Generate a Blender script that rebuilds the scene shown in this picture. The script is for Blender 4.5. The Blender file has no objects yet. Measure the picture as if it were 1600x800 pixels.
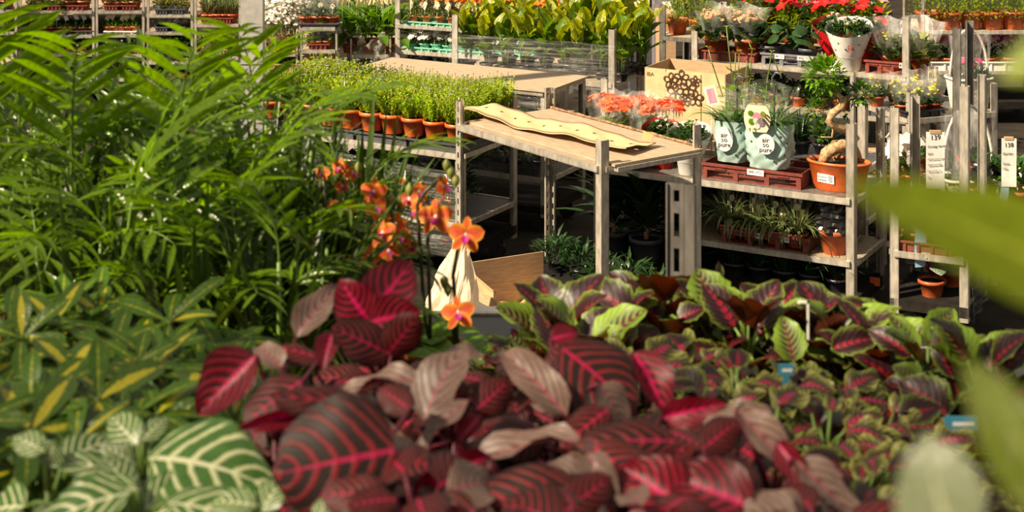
import bpy, math, random
from mathutils import Vector, Matrix, Euler
V = Vector
R = random.Random(7)
SC = bpy.context.scene
COL = SC.collection
PI = math.pi
# ---------------------------------------------------------------- camera
F, HY, EYE = 2600.0, -350.0, 2.6      # focal length in pixels, height of the horizon line in the photo, eye height
cd = bpy.data.cameras.new('camera'); cam = bpy.data.objects.new('camera', cd); COL.objects.link(cam)
cam.location = (0, 0, EYE); cam.rotation_euler = (PI/2, 0, 0)
cd.sensor_width = 36; cd.lens = 36*F/1600; cd.shift_y = -(400-HY)/1600
cd.clip_start = .05; cd.clip_end = 100
cd.dof.use_dof = True; cd.dof.focus_distance = 8.4; cd.dof.aperture_fstop = 9.5
SC.camera = cam
# ---------------------------------------------------------------- light
w = bpy.data.worlds.new('world'); SC.world = w; w.use_nodes = True
bg = w.node_tree.nodes['Background']; bg.inputs[0].default_value = (1, .90, .76, 1); bg.inputs[1].default_value = .36
sl = bpy.data.lights.new('sun', 'SUN'); sl.energy = 7.8; sl.angle = math.radians(1.2); sl.color = (1, .83, .60)
so = bpy.data.objects.new('sun', sl); COL.objects.link(so)
so.rotation_euler = (-V((-.66, -.36, .66))).to_track_quat('-Z', 'Y').to_euler()
SC.view_settings.view_transform = 'Standard'; SC.view_settings.look = 'None'
SC.view_settings.exposure = .5; SC.view_settings.gamma = 1; SC.view_settings.use_curve_mapping = False
SC.cycles.max_bounces = 8; SC.cycles.transparent_max_bounces = 16; SC.cycles.caustics_reflective = False; SC.cycles.caustics_refractive = False

def W(px, py, Y): return V(((px-800)/F*Y, Y, EYE-(py-HY)/F*Y))      # photo pixel at a distance -> point in the place
def Wz(px, py, z): return W(px, py, F*(EYE-z)/(py-HY))               # photo pixel at a height -> point

# ---------------------------------------------------------------- materials
def lin(h):
    if isinstance(h, str):
        h = h.lstrip('#'); c = [int(h[i:i+2], 16)/255 for i in (0, 2, 4)]
    else: c = h
    return tuple(x/12.92 if x <= .04045 else ((x+.055)/1.055)**2.4 for x in c)+(1,)
class NT:
    def __init__(s, name):
        s.m = bpy.data.materials.new(name); s.m.use_nodes = True; s.t = s.m.node_tree; s.t.nodes.clear()
        s.out = s.t.nodes.new('ShaderNodeOutputMaterial')
    def n(s, typ, ins=None, **kw):
        d = s.t.nodes.new(typ)
        for k, v in kw.items(): setattr(d, k, v)
        for k, v in (ins or {}).items(): s.set(d.inputs[k], v)
        return d
    def set(s, sock, v):
        if isinstance(v, bpy.types.NodeSocket): s.t.links.new(v, sock)
        elif isinstance(v, bpy.types.Node): s.t.links.new(v.outputs[0], sock)
        else: sock.default_value = v
    def math(s, op, a, b=0.0, c=None):
        d = s.n('ShaderNodeMath', operation=op); s.set(d.inputs[0], a); s.set(d.inputs[1], b)
        if c is not None: s.set(d.inputs[2], c)
        return d.outputs[0]
    def mix(s, f, a, b):
        d = s.n('ShaderNodeMix', data_type='RGBA'); s.set(d.inputs[0], f); s.set(d.inputs[6], a); s.set(d.inputs[7], b); return d.outputs[2]
    def ramp(s, x, a, b, lo=0.0, hi=1.0):
        d = s.n('ShaderNodeMapRange', interpolation_type='SMOOTHSTEP'); s.set(d.inputs[0], x); s.set(d.inputs[1], a); s.set(d.inputs[2], b)
        s.set(d.inputs[3], lo); s.set(d.inputs[4], hi); return d.outputs[0]
    def noise(s, scale, detail=3, vec=None, rough=.5):
        d = s.n('ShaderNodeTexNoise', {'Scale': scale, 'Detail': detail, 'Roughness': rough})
        if vec is not None: s.set(d.inputs['Vector'], vec)
        return d.outputs[0]
    def obj(s, sc=(1, 1, 1)):
        tc = s.n('ShaderNodeTexCoord'); mp = s.n('ShaderNodeMapping'); s.set(mp.inputs[0], tc.outputs['Object']); mp.inputs['Scale'].default_value = sc
        return mp.outputs[0]
    def surf(s, col, rough=.5, metal=0.0, spec=.5, bump=None, bs=.1, transl=0.0, tcol=None):
        p = s.n('ShaderNodeBsdfPrincipled', {'Base Color': col, 'Roughness': rough, 'Metallic': metal, 'Specular IOR Level': spec})
        nb = None
        if bump is not None:
            nb = s.n('ShaderNodeBump', {'Strength': bs, 'Distance': .01, 'Height': bump}); s.set(p.inputs['Normal'], nb)
        o = p
        if transl:
            t = s.n('ShaderNodeBsdfTranslucent', {'Color': tcol if tcol is not None else col})
            if nb: s.set(t.inputs['Normal'], nb)
            o = s.n('ShaderNodeMixShader', {0: transl}); s.set(o.inputs[1], p); s.set(o.inputs[2], t)
        s.set(s.out.inputs[0], o.outputs[0]); return s.m

def plain(name, hexc, rough=.5, metal=0.0, var=.12, scale=30, spec=.5, transl=0.0, bs=.05, stretch=(1, 1, 1)):
    n = NT(name); c = lin(hexc); d = tuple(x*(1-var*2) for x in c[:3])+(1,); l = tuple(min(1, x*(1+var)) for x in c[:3])+(1,)
    f = n.noise(scale, 4, n.obj(stretch)); col = n.mix(n.ramp(f, .3, .7), d, l)
    oi = n.n('ShaderNodeObjectInfo'); hs = n.n('ShaderNodeHueSaturation', {'Color': col, 'Value': n.ramp(oi.outputs['Random'], 0, 1, .88, 1.1)})
    return n.surf(hs.outputs[0], rough, metal, spec, f, bs, transl)

def leafmat(name, base, vein=None, mid=None, edge=None, N=8.0, k=.35, p=1.4, vw=.3, midw=.07, ew=(.7, .85), transl=.35, rough=.42,
            under=None, spec=.45, core=None, cw=.3, var=.25, enoise=.35, tboost=1.3, vscale=14, vein2=None):
    n = NT(name); uv = n.n('ShaderNodeUVMap'); xyz = n.n('ShaderNodeSeparateXYZ', {0: uv.outputs[0]})
    u, v = xyz.outputs[0], xyz.outputs[1]
    a = n.math('ABSOLUTE', n.math('SUBTRACT', n.math('MULTIPLY', v, 2.0), 1.0))
    nz = n.noise(vscale, 3, n.obj()); nzc = n.math('SUBTRACT', nz, .5)
    col = n.mix(n.ramp(nz, .3, .7), tuple(x*(1-var) for x in lin(base)[:3])+(1,), lin(base))
    s = None
    if edge:
        col = n.mix(n.ramp(n.math('ADD', a, n.math('MULTIPLY', nzc, enoise*3)), ew[0], ew[1]), col, n.mix(nz, lin(edge), tuple(x*.8 for x in lin(edge)[:3])+(1,)))
    if core:
        lim = n.math('MULTIPLY', n.math('SUBTRACT', 1.05, u), cw)
        q = n.math('SUBTRACT', n.math('ADD', a, n.math('MULTIPLY', nzc, .5)), lim)
        col = n.mix(n.ramp(q, -.06, .06, 1.0, 0.0), col, lin(core))
    if vein:
        ph = n.math('MULTIPLY', n.math('SUBTRACT', n.math('ADD', u, n.math('MULTIPLY', nzc, .05)), n.math('MULTIPLY', n.math('POWER', a, p), k)), N*2*PI)
        c = n.math('MULTIPLY_ADD', n.math('COSINE', ph), .5, .5)
        s = n.ramp(c, 1-vw-.18, 1-vw+.16)
        s = n.math('MULTIPLY', s, n.ramp(a, 1.0, .8))
        vc = n.mix(a, lin(vein), lin(vein2)) if vein2 else lin(vein)
        col = n.mix(s, col, vc)
    if mid:
        mw = n.math('MULTIPLY', n.math('SUBTRACT', 1.15, u), midw)
        m = n.ramp(n.math('DIVIDE', a, mw), 1.3, .6)
        col = n.mix(m, col, lin(mid))
    if under:
        g = n.n('ShaderNodeNewGeometry'); col = n.mix(g.outputs['Backfacing'], col, n.mix(nz, lin(under), tuple(x*.6 for x in lin(under)[:3])+(1,)))
    oi = n.n('ShaderNodeObjectInfo')
    hs = n.n('ShaderNodeHueSaturation', {'Color': col, 'Value': n.ramp(oi.outputs['Random'], 0, 1, .78, 1.16)})
    tc = n.n('ShaderNodeHueSaturation', {'Color': hs.outputs[0], 'Value': tboost, 'Saturation': 1.08})
    h = n.math('MULTIPLY', s, .5) if s is not None else nz
    return n.surf(hs.outputs[0], rough, 0.0, spec, h, .25, transl, tc.outputs[0])

def film(name, stretch, amt=.25, tint=(.95, .93, .88, 1), rough=.12):
    n = NT(name); f = n.noise(1.0, 4, n.obj(stretch), .65)
    g = n.n('ShaderNodeBsdfPrincipled', {'Base Color': tint, 'Roughness': rough, 'Specular IOR Level': .8, 'Normal': n.n('ShaderNodeBump', {'Strength': .5, 'Distance': .02, 'Height': f}).outputs[0]})
    t = n.n('ShaderNodeBsdfTransparent'); mx = n.n('ShaderNodeMixShader', {0: n.ramp(f, .42, .75, amt*.25, min(1, amt*2.2))})
    n.set(mx.inputs[1], t); n.set(mx.inputs[2], g); n.set(n.out.inputs[0], mx.outputs[0]); return n.m

M = {}
M['metal'] = plain('galvanised_metal', '#c2baac', .42, .5, .14, 45, stretch=(1, 1, .35))
M['metal_dark'] = plain('weathered_metal', '#7d7872', .5, .5, .18, 45, stretch=(1, 1, .3))
M['pillar'] = plain('pillar_paint', '#b3b0aa', .55, .2, .08, 25)
M['black'] = plain('black_plastic', '#26252a', .4, 0, .1)
M['charcoal'] = plain('charcoal_plastic', '#4a4a50', .45, 0, .1)
M['greyplastic'] = plain('grey_plastic', '#77757a', .5, 0, .1)
M['terracotta'] = plain('terracotta_plastic', '#b0562c', .42, 0, .1)
M['orangepot'] = plain('orange_plastic', '#cf622a', .4, 0, .08)
M['maroon'] = plain('maroon_plastic', '#7a3a30', .5, 0, .12)
M['mint'] = plain('mint_plastic', '#86c9ad', .45, 0, .06)
M['white'] = plain('white_paper', '#e6e2da', .6, 0, .04)
M['cream'] = plain('cream_card', '#e3d3b4', .6, 0, .08)
M['blue'] = plain('blue_label', '#3f86a0', .5, 0, .06)
M['skyblue'] = plain('pale_blue_strap', '#8fb4cc', .5, 0, .05)
M['ink'] = plain('black_ink', '#2a2624', .7, 0, .05)
M['pinkink'] = plain('pink_ink', '#b8584e', .7, 0, .05)
M['brownink'] = plain('brown_ink', '#4a3118', .7, 0, .05)
M['redwrap'] = plain('red_wrap', '#b3161c', .3, 0, .12)
M['whitewrap'] = plain('white_wrap', '#d9d6d2', .38, 0, .05)
M['mintbag'] = plain('mint_bag', '#9fbab2', .28, 0, .1, 12, bs=.3)
M['card'] = plain('cardboard', '#b39370', .75, 0, .08, 18, stretch=(1, 1, 6))
M['cardlight'] = plain('light_cardboard', '#d4b083', .7, 0, .05, 18)
M['wood'] = plain('worn_plywood', '#a5927a', .65, 0, .08, 14, stretch=(1, 4, 1))
M['woodedge'] = plain('rough_wood_edge', '#9a7350', .8, 0, .35, 60, bs=.4)
M['kraft'] = plain('kraft_paper', '#c8a068', .7, 0, .15, 20, bs=.5)
M['bark'] = plain('bonsai_bark', '#b8966c', .75, 0, .25, 60, bs=.5)
M['soil'] = plain('soil', '#2c2018', .95, 0, .3, 90, bs=.6)
M['deck'] = plain('dark_deck', '#1d1915', .9, 0, .2, 20, spec=.2)
M['concrete'] = plain('concrete_floor', '#2c2721', .9, 0, .2, 6, spec=.2)
M['wall'] = plain('dim_wall', '#4a443b', .85, 0, .1, 3)
M['wicker'] = plain('white_wicker', '#cfc7bb', .6, 0, .12, 50)
M['darkwrap'] = plain('dark_sleeve', '#1c1b1e', .2, 0, .2, 15)
M['slate'] = plain('slate_hook', '#4d5058', .35, 0, .05)
M['film'] = film('stretch_film', (3, 3, 60), .10)
M['sleeve'] = film('clear_sleeve', (9, 9, 3), .13, (.97, .96, .92, 1))
M['bag'] = film('loose_film', (9, 9, 14), .22, (.95, .92, .86, 1), .15)
# leaves
M['iresine'] = leafmat('iresine_leaf', '#2f1a17', '#96202c', '#c01850', N=6.5, k=.42, p=1.5, vw=.24, midw=.055, under='#5c0c18', transl=.15, rough=.5, spec=.3, vein2='#6e2622')
M['iresine_red'] = leafmat('iresine_red_leaf', '#5a141e', '#b41c40', '#e02068', N=6.5, k=.4, p=1.5, vw=.32, midw=.13, under='#7c1020', transl=.4, rough=.4, vein2='#a01c30')
M['iresine_mauve_sheen'] = leafmat('iresine_mauve_sheen_leaf', '#8a7064', '#553632', '#a8405a', N=6.5, k=.4, p=1.5, vw=.2, midw=.06, under='#601020', transl=.12, rough=.42, spec=.45, vein2='#6a4a42')  # pale base carries a painted sky sheen over the mauve
M['coleus'] = leafmat('coleus_leaf', '#33141a', '#220b0f', '#6a1428', edge='#71842a', ew=(.6, 1.0), N=7, k=.35, vw=.2, midw=.05, core='#9c1028', cw=.2, under='#5e2a18', transl=.3, enoise=.3, vscale=40)
M['coleus_lime'] = leafmat('coleus_lime_leaf', '#3c1a20', '#66822a', '#5a1a2e', edge='#83a030', ew=(.32, .75), N=8, k=.35, vw=.34, midw=.05, core='#7d1e3a', cw=.2, under='#7a5a2a', transl=.35, enoise=.3, vscale=45)
M['coleus_curly'] = leafmat('coleus_curly_leaf', '#4c4022', '#2a1a16', '#a02850', edge='#a0a24e', ew=(.4, .85), N=8, k=.3, vw=.24, midw=.05, core='#b42c54', cw=.28, under='#76682e', transl=.3, enoise=.5, vscale=70)
M['zebra'] = leafmat('zebra_plant_leaf', '#47702c', '#cdd0a0', '#d6d8b0', N=6, k=.34, p=1.3, vw=.16, midw=.07, under='#6c8a3c', transl=.22, rough=.34, spec=.6)
M['schefflera2'] = leafmat('schefflera_yellow_leaf', '#4f6f1c', None, '#b0aa2c', core='#c2b82e', cw=.6, transl=.35, rough=.32, spec=.5)
M['schefflera'] = leafmat('schefflera_leaf', '#47691a', None, '#8a942c', core='#a0a22c', cw=.16, transl=.35, rough=.36, spec=.4)
M['palm'] = leafmat('palm_leaflet', '#5c7a16', None, '#7a8f28', transl=.5, rough=.2, spec=.8, tboost=2.0)
M['palm_shaded'] = leafmat('palm_shaded_inner_leaf', '#40561a', None, None, transl=.3, rough=.32, spec=.6, tboost=1.4)  # darker copy of the palm green: shade inside the clumps as colour
M['stemgreen'] = plain('green_stem', '#5f7a2e', .5, 0, .15)
M['stemdark'] = plain('dark_stem', '#33361c', .5, 0, .15)
M['stempink'] = plain('pink_stem', '#6a1a30', .5, 0, .15)
M['banana'] = leafmat('broad_near_leaf', '#76860e', None, '#a4ae3a', transl=.5, rough=.3, spec=.5, tboost=1.6)
M['palegreen'] = leafmat('pale_near_leaf', '#7d8858', None, '#b5b98a', transl=.3, rough=.2, spec=.9)
M['felicia'] = leafmat('felicia_leaf', '#96b626', None, None, transl=.4, rough=.5, var=.35, tboost=1.5)
M['bright'] = leafmat('bright_leaf', '#6f9a22', None, None, transl=.4, rough=.4, var=.35, tboost=1.4)
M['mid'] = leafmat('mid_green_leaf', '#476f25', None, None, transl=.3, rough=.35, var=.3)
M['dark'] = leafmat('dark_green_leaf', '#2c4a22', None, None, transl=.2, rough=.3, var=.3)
M['olive'] = leafmat('olive_leaf', '#8f944a', None, None, transl=.3, rough=.4, var=.3)
M['grey_leaf'] = leafmat('grey_green_leaf', '#9ca080', None, None, transl=.2, rough=.5, var=.3)
M['yellowleaf'] = leafmat('yellow_green_leaf', '#b5b436', None, None, transl=.4, rough=.4, var=.25)
M['canna'] = leafmat('striped_canna_leaf', '#52781c', '#c9c232', '#d8cf4c', N=9, k=.5, p=1.0, vw=.32, midw=.08, edge='#c6c234', ew=(.6, .95), transl=.45, rough=.3, tboost=1.3, enoise=.6, vscale=9)
M['canna_green'] = leafmat('green_canna_leaf', '#4d7420', '#86a02c', '#b6b444', N=9, k=.5, p=1.0, vw=.25, midw=.06, transl=.4, rough=.3, tboost=1.3)
M['spath'] = leafmat('spathiphyllum_leaf', '#6a9422', '#3f6418', '#8aa23a', N=10, k=.4, vw=.2, midw=.05, transl=.4, rough=.3, tboost=1.4)
M['varieg'] = leafmat('cream_edged_leaf', '#3f5f2c', None, None, edge='#b0b27c', ew=(.5, .65), transl=.3, enoise=0)
M['watermelon'] = leafmat('striped_peperomia_leaf', '#b3bfa4', '#2f4f2a', '#2f4f2a', N=5, k=.9, p=.8, vw=.5, midw=.05, transl=.2, rough=.3)
def petal(name, h, edge=None, tr=.3, ew=(.6, .95), core=None, cw=.4): return leafmat(name, h, None, None, edge=edge, ew=ew, transl=tr, rough=.5, var=.12, enoise=.1, core=core, cw=cw, tboost=1.25)
M['orchid'] = petal('orange_orchid_petal', '#e0661e', '#eda42a', .35, core='#d8503a', cw=.4, ew=(.5, .9))
M['lip'] = petal('magenta_orchid_lip', '#a0207a', None, .3)
M['orchidwhite'] = petal('white_orchid_column', '#efdfe0', None, .2)
for kk, hh in dict(f_white='#eee6dc', f_orange='#f08a1c', f_coral='#f0703c', f_pink='#d78aa0', f_purple='#7d4a86', f_red='#d4201c', f_yellow='#dcc32a', f_blue='#a9a8c8', f_cream='#efe3b0', f_salmon='#d89a70', f_mauve='#9c8a96', f_magenta='#b0246c').items():
    M[kk] = petal(kk[2:]+'_petal', hh)
# ---------------------------------------------------------------- mesh building
class MB:
    def __init__(s): s.v, s.f, s.m, s.uv, s.sm = [], [], [], [], []
    def face(s, idx, mi=0, uv=None, smooth=False): s.f.append(tuple(idx)); s.m.append(mi); s.uv.append(uv); s.sm.append(smooth)
    def box(s, c, d, mi=0, rot=None):
        b = len(s.v); c = V(c)
        for z in (-.5, .5):
            for x, y in ((-.5, -.5), (.5, -.5), (.5, .5), (-.5, .5)):
                p = V((x*d[0], y*d[1], z*d[2]))
                if rot is not None: p = rot @ p
                s.v.append(c+p)
        for q in ((3, 2, 1, 0), (4, 5, 6, 7), (0, 1, 5, 4), (1, 2, 6, 5), (2, 3, 7, 6), (3, 0, 4, 7)): s.face([b+i for i in q], mi)
        return s
    def bx(s, lo, hi, mi=0): return s.box([(a+b)/2 for a, b in zip(lo, hi)], [b-a for a, b in zip(lo, hi)], mi)
    def tube(s, pts, rad, n=6, mi=0, cap=True):
        pts = [V(p) for p in pts]; b = len(s.v); N = len(pts)
        rad = rad if isinstance(rad, (list, tuple)) else [rad]*N
        side = None
        for i, p in enumerate(pts):
            t = (pts[min(i+1, N-1)]-pts[max(i-1, 0)]).normalized()
            if side is None: side = t.orthogonal().normalized()
            side = (side-t*side.dot(t)).normalized(); o = t.cross(side)
            for k in range(n):
                a = 2*PI*k/n; s.v.append(p+(side*math.cos(a)+o*math.sin(a))*rad[i])
        for i in range(N-1):
            for k in range(n):
                k2 = (k+1) % n; s.face((b+i*n+k, b+i*n+k2, b+(i+1)*n+k2, b+(i+1)*n+k), mi, None, True)
        if cap:
            s.face([b+k for k in range(n)][::-1], mi); s.face([b+(N-1)*n+k for k in range(n)], mi)
        return s
    def lathe(s, prof, n=20, c=(0, 0, 0), mi=0, sx=1.0, sy=1.0, fn=None):
        b = len(s.v); c = V(c)
        for i, (r, z) in enumerate(prof):
            for k in range(n):
                a = 2*PI*k/n; p = V((r*math.cos(a)*sx, r*math.sin(a)*sy, z))
                if fn: p = fn(p, a, i)
                s.v.append(c+p)
        for i in range(len(prof)-1):
            for k in range(n):
                k2 = (k+1) % n; s.face((b+i*n+k, b+i*n+k2, b+(i+1)*n+k2, b+(i+1)*n+k), mi, None, True)
        return s
    def disc(s, r, z, n=16, c=(0, 0, 0), mi=0, sx=1.0, sy=1.0):
        b = len(s.v); c = V(c)
        for k in range(n): a = 2*PI*k/n; s.v.append(c+V((r*math.cos(a)*sx, r*math.sin(a)*sy, z)))
        s.face([b+k for k in range(n)], mi); return s
    def grid(s, fn, nu, nv, mi=0, smooth=True):
        b = len(s.v)
        for i in range(nu+1):
            for j in range(nv+1): s.v.append(V(fn(i/nu, j/nv)))
        for i in range(nu):
            for j in range(nv):
                q = (b+i*(nv+1)+j, b+(i+1)*(nv+1)+j, b+(i+1)*(nv+1)+j+1, b+i*(nv+1)+j+1)
                s.face(q, mi, [(i/nu, j/nv), ((i+1)/nu, j/nv), ((i+1)/nu, (j+1)/nv), (i/nu, (j+1)/nv)], smooth)
        return s
    def leaf(s, o, d, n, L, Wd, mi=0, bend=.25):
        """one small leaf: a folded blade of four faces"""
        b = len(s.v); y = d.normalized(); x = y.cross(n)
        x = x.normalized() if x.length > 1e-4 else y.orthogonal().normalized(); z = x.cross(y)
        mid = o+y*L*.5+z*bend*L*.3; tip = o+y*L-z*bend*L*.25
        s.v += [o, mid-x*Wd/2+z*Wd*.12, mid, mid+x*Wd/2+z*Wd*.12, tip]
        U = [(0, .5), (.5, 0), (.5, .5), (.5, 1), (1, .5)]
        for q in ((0, 2, 1), (0, 3, 2), (1, 2, 4), (2, 3, 4)): s.face([b+i for i in q], mi, [U[i] for i in q], True)
    def blade(s, o, d, up, L, Wd, droop=.8, nu=5, mi=0, fold=.2, prof=None, twist=0.0):
        """a strap or lance shaped blade that arches over"""
        b = len(s.v); d = d.normalized(); x = d.cross(up)
        x = x.normalized() if x.length > 1e-4 else d.orthogonal().normalized()
        p = V(o); dirv = d.copy(); prof = prof or (lambda u: min(1, u*6+.35)*(1-u**2.2)**.8)
        for i in range(nu+1):
            u = i/nu; hw = Wd/2*max(.02, prof(u)); nn = x.cross(dirv).normalized()
            s.v += [p-x*hw+nn*hw*fold, p.copy(), p+x*hw+nn*hw*fold]
            if i < nu:
                p = p+dirv*(L/nu); dirv = (Matrix.Rotation(-droop/nu, 3, x) @ dirv).normalized()
                if twist: x = (Matrix.Rotation(twist/nu, 3, dirv) @ x).normalized()
        for i in range(nu):
            for j in (0, 1):
                q = (b+i*3+j, b+(i+1)*3+j, b+(i+1)*3+j+1, b+i*3+j+1)
                s.face(q, mi, [(i/nu, j/2), ((i+1)/nu, j/2), ((i+1)/nu, (j+1)/2), (i/nu, (j+1)/2)], True)
    def mesh(s, name, *mats):
        me = bpy.data.meshes.new(name); me.from_pydata([tuple(p) for p in s.v], [], s.f)
        for m in mats: me.materials.append(M[m] if isinstance(m, str) else m)
        me.polygons.foreach_set('material_index', s.m); me.polygons.foreach_set('use_smooth', s.sm)
        if any(u is not None for u in s.uv):
            l = me.uv_layers.new(name='UVMap'); flat = []
            for f, u in zip(s.f, s.uv):
                for i in range(len(f)): flat += list(u[i]) if u else [.5, .5]
            l.data.foreach_set('uv', flat)
        me.update(); return me

# ---------------------------------------------------------------- objects
USED = set()
def ob(name, me, parent=None, mat=None, kind=None):
    o = bpy.data.objects.new(name, me); COL.objects.link(o)
    if parent is not None: o.parent = parent
    if mat is not None: o.matrix_basis = mat
    if kind: o['kind'] = kind
    return o
def tag(o, label, cat, group=None):
    if len(label.split()) > 16 or label in USED: print('LABEL', len(label.split()), label)
    o['label'] = label; o['category'] = cat
    if group: o['group'] = group
    USED.add(label); return o
def thing(name, label, cat, loc=(0, 0, 0), rz=0.0, group=None, sc=1.0):
    o = bpy.data.objects.new(name, None); COL.objects.link(o); o.empty_display_size = .05
    o.matrix_basis = Matrix.Translation(V(loc)) @ Matrix.Rotation(rz, 4, 'Z') @ Matrix.Scale(sc, 4)
    return tag(o, label, cat, group)
def local(par, Mw): return par.matrix_basis.inverted() @ Mw
def frame(o, d, n, sx=1.0, sy=1.0, sz=None):
    y = d.normalized(); x = y.cross(n)
    x = x.normalized() if x.length > 1e-4 else y.orthogonal().normalized(); z = x.cross(y)
    sz = sy if sz is None else sz
    return Matrix(((x.x*sx, y.x*sy, z.x*sz, o.x), (x.y*sx, y.y*sy, z.y*sz, o.y), (x.z*sx, y.z*sy, z.z*sz, o.z), (0, 0, 0, 1)))
def T(x, y, z): return Matrix.Translation(V((x, y, z)))
def RZ(a): return Matrix.Rotation(a, 4, 'Z')
def kit_at(kit, name, label, cat, loc, rz=0.0, sc=1.0, group=None):
    """a thing made of a kit of parts (name, mesh, matrix, children); the meshes are shared between repeats"""
    t = thing(name, label, cat, loc, rz, group, sc)
    for part in kit: add_part(part, t)
    return t
def add_part(part, t):
    n, me, mt, *ch = part; o = ob(n, me, t, mt)
    if n in ('foliage', 'flowers', 'blossoms', 'soil_crumbs'): o['kind'] = 'stuff'
    for c in (ch[0] if ch else ()): add_part(c, o)
    return o
ORD = 'first second third fourth fifth sixth seventh eighth ninth tenth eleventh twelfth thirteenth fourteenth fifteenth sixteenth seventeenth eighteenth nineteenth twentieth'.split()
for a_ in ('twenty', 'thirty', 'forty'): ORD += [a_+'-'+x for x in ORD[:9]] + [{'twenty': 'thirtieth', 'thirty': 'fortieth', 'forty': 'fiftieth'}[a_]]

# ---------------------------------------------------------------- leaf shapes
def prof_ovate(u): return max(.015, (math.sin(PI*u**.72))**.75)
def prof_round(u): return max(.02, (math.sin(PI*min(1, .04+.96*u)**.85))**.5)
def prof_lance(u): return max(.01, math.sin(PI*u**.85)**1.0)
def prof_obov(u): return max(.02, math.sin(PI*u**1.35)**.8)
def leaf_mesh(name, mat, prof, wr=.5, fold=.25, droop=.5, wave=.03, nu=10, nv=3, serr=0.0, cup=0.0, ph=0.0, ang0=0.0):
    """unit-long leaf along +Y, upper side +Z; UV x runs along the midrib, y across"""
    mb = MB(); rows = []; p = V((0, 0, 0)); a = ang0
    for i in range(nu+1):
        u = i/nu; rows.append((p.copy(), a)); p = p+V((0, math.cos(a), math.sin(a)))/nu; a -= droop/nu
    b = 0
    for i, (c, a) in enumerate(rows):
        u = i/nu; hw = wr*prof(u); nrm = V((0, -math.sin(a), math.cos(a)))
        for j in range(-nv, nv+1):
            t = j/nv; w2 = hw*(1+(serr*math.sin(u*60+j) if abs(j) == nv else 0))
            h = fold*abs(t)*hw-cup*t*t*hw+wave*math.sin(u*11+ph+(2 if t > 0 else 0))*t*t
            mb.v.append(c+V((t*w2, 0, 0))+nrm*h)
    K = 2*nv+1
    for i in range(nu):
        for j in range(K-1):
            q = (i*K+j, i*K+j+1, (i+1)*K+j+1, (i+1)*K+j)
            mb.face(q, 0, [(i/nu, j/(K-1)), (i/nu, (j+1)/(K-1)), ((i+1)/nu, (j+1)/(K-1)), ((i+1)/nu, j/(K-1))], True)
    return mb.mesh(name, mat)
LM = {}
def leafset(key, mat, prof, n, **kw):
    LM[key] = []
    for i in range(n):
        k2 = dict(kw)
        for q in ('fold', 'droop', 'cup', 'wr'):
            if q in k2: k2[q] *= R.uniform(.75, 1.25)
        LM[key].append(leaf_mesh(key, mat, prof, ph=R.uniform(0, 6), **k2))
leafset('iresine', 'iresine', prof_round, 4, wr=.47, fold=.12, droop=.5, wave=.03, cup=.25)
leafset('iresine_red', 'iresine_red', prof_ovate, 3, wr=.46, fold=.3, droop=.4, wave=.04)
leafset('iresine_mauve_sheen', 'iresine_mauve_sheen', prof_ovate, 4, wr=.36, fold=.25, droop=.8, wave=.05)
leafset('coleus', 'coleus', prof_ovate, 4, wr=.36, fold=.3, droop=.6, wave=.03, serr=.08, nu=14)
leafset('coleus_lime', 'coleus_lime', prof_ovate, 3, wr=.38, fold=.3, droop=.5, wave=.03, serr=.08, nu=14)
leafset('coleus_curly', 'coleus_curly', prof_ovate, 4, wr=.42, fold=.1, droop=1.3, wave=.12, serr=.1, nu=12)
leafset('zebra', 'zebra', prof_ovate, 4, wr=.33, fold=.2, droop=.6, wave=.03, cup=.2, nu=12)
leafset('schefflera2', 'schefflera2', prof_obov, 3, wr=.16, fold=.2, droop=.5, wave=.02, nu=6, nv=2)
leafset('schefflera', 'schefflera', prof_obov, 3, wr=.17, fold=.2, droop=.5, wave=.02, nu=6, nv=2)
leafset('palm', 'palm', prof_lance, 3, wr=.062, fold=.5, droop=.6, wave=0, nu=5, nv=1)
leafset('banana', 'banana', prof_ovate, 2, wr=.2, fold=.15, droop=.3, wave=.01, nu=12)
leafset('palegreen', 'palegreen', prof_ovate, 1, wr=.3, fold=.1, droop=.5, wave=.01, nu=12)
leafset('canna', 'canna', prof_ovate, 4, wr=.24, fold=.55, droop=.5, wave=.02, nu=8, nv=2)
leafset('canna_green', 'canna_green', prof_ovate, 3, wr=.25, fold=.4, droop=.7, wave=.02, nu=8, nv=2)
leafset('spath', 'spath', prof_lance, 3, wr=.17, fold=.35, droop=1.1, wave=.02, nu=8, nv=2)
leafset('dracaena', 'dark', prof_lance, 3, wr=.07, fold=.4, droop=.8, wave=0, nu=7, nv=1)
leafset('orchidleaf', 'bright', prof_obov, 2, wr=.26, fold=.25, droop=.5, wave=0, nu=8, nv=2)
leafset('pileaf', 'dark', prof_round, 2, wr=.45, fold=.05, droop=.4, wave=.02, nu=8, nv=2, cup=.2)
leafset('watermelon', 'watermelon', prof_ovate, 2, wr=.4, fold=.05, droop=.6, wave=.01, nu=8, nv=3, cup=.2)
leafset('tepal', 'orchid', prof_round, 2, wr=.3, fold=.1, droop=.3, wave=.03, nu=6, nv=2)
leafset('wpetal', 'orchid', prof_round, 2, wr=.46, fold=.1, droop=.3, wave=.03, nu=6, nv=2)
leafset('lip', 'lip', prof_ovate, 1, wr=.4, fold=.6, droop=-.8, wave=.02, nu=5, nv=2)

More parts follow.
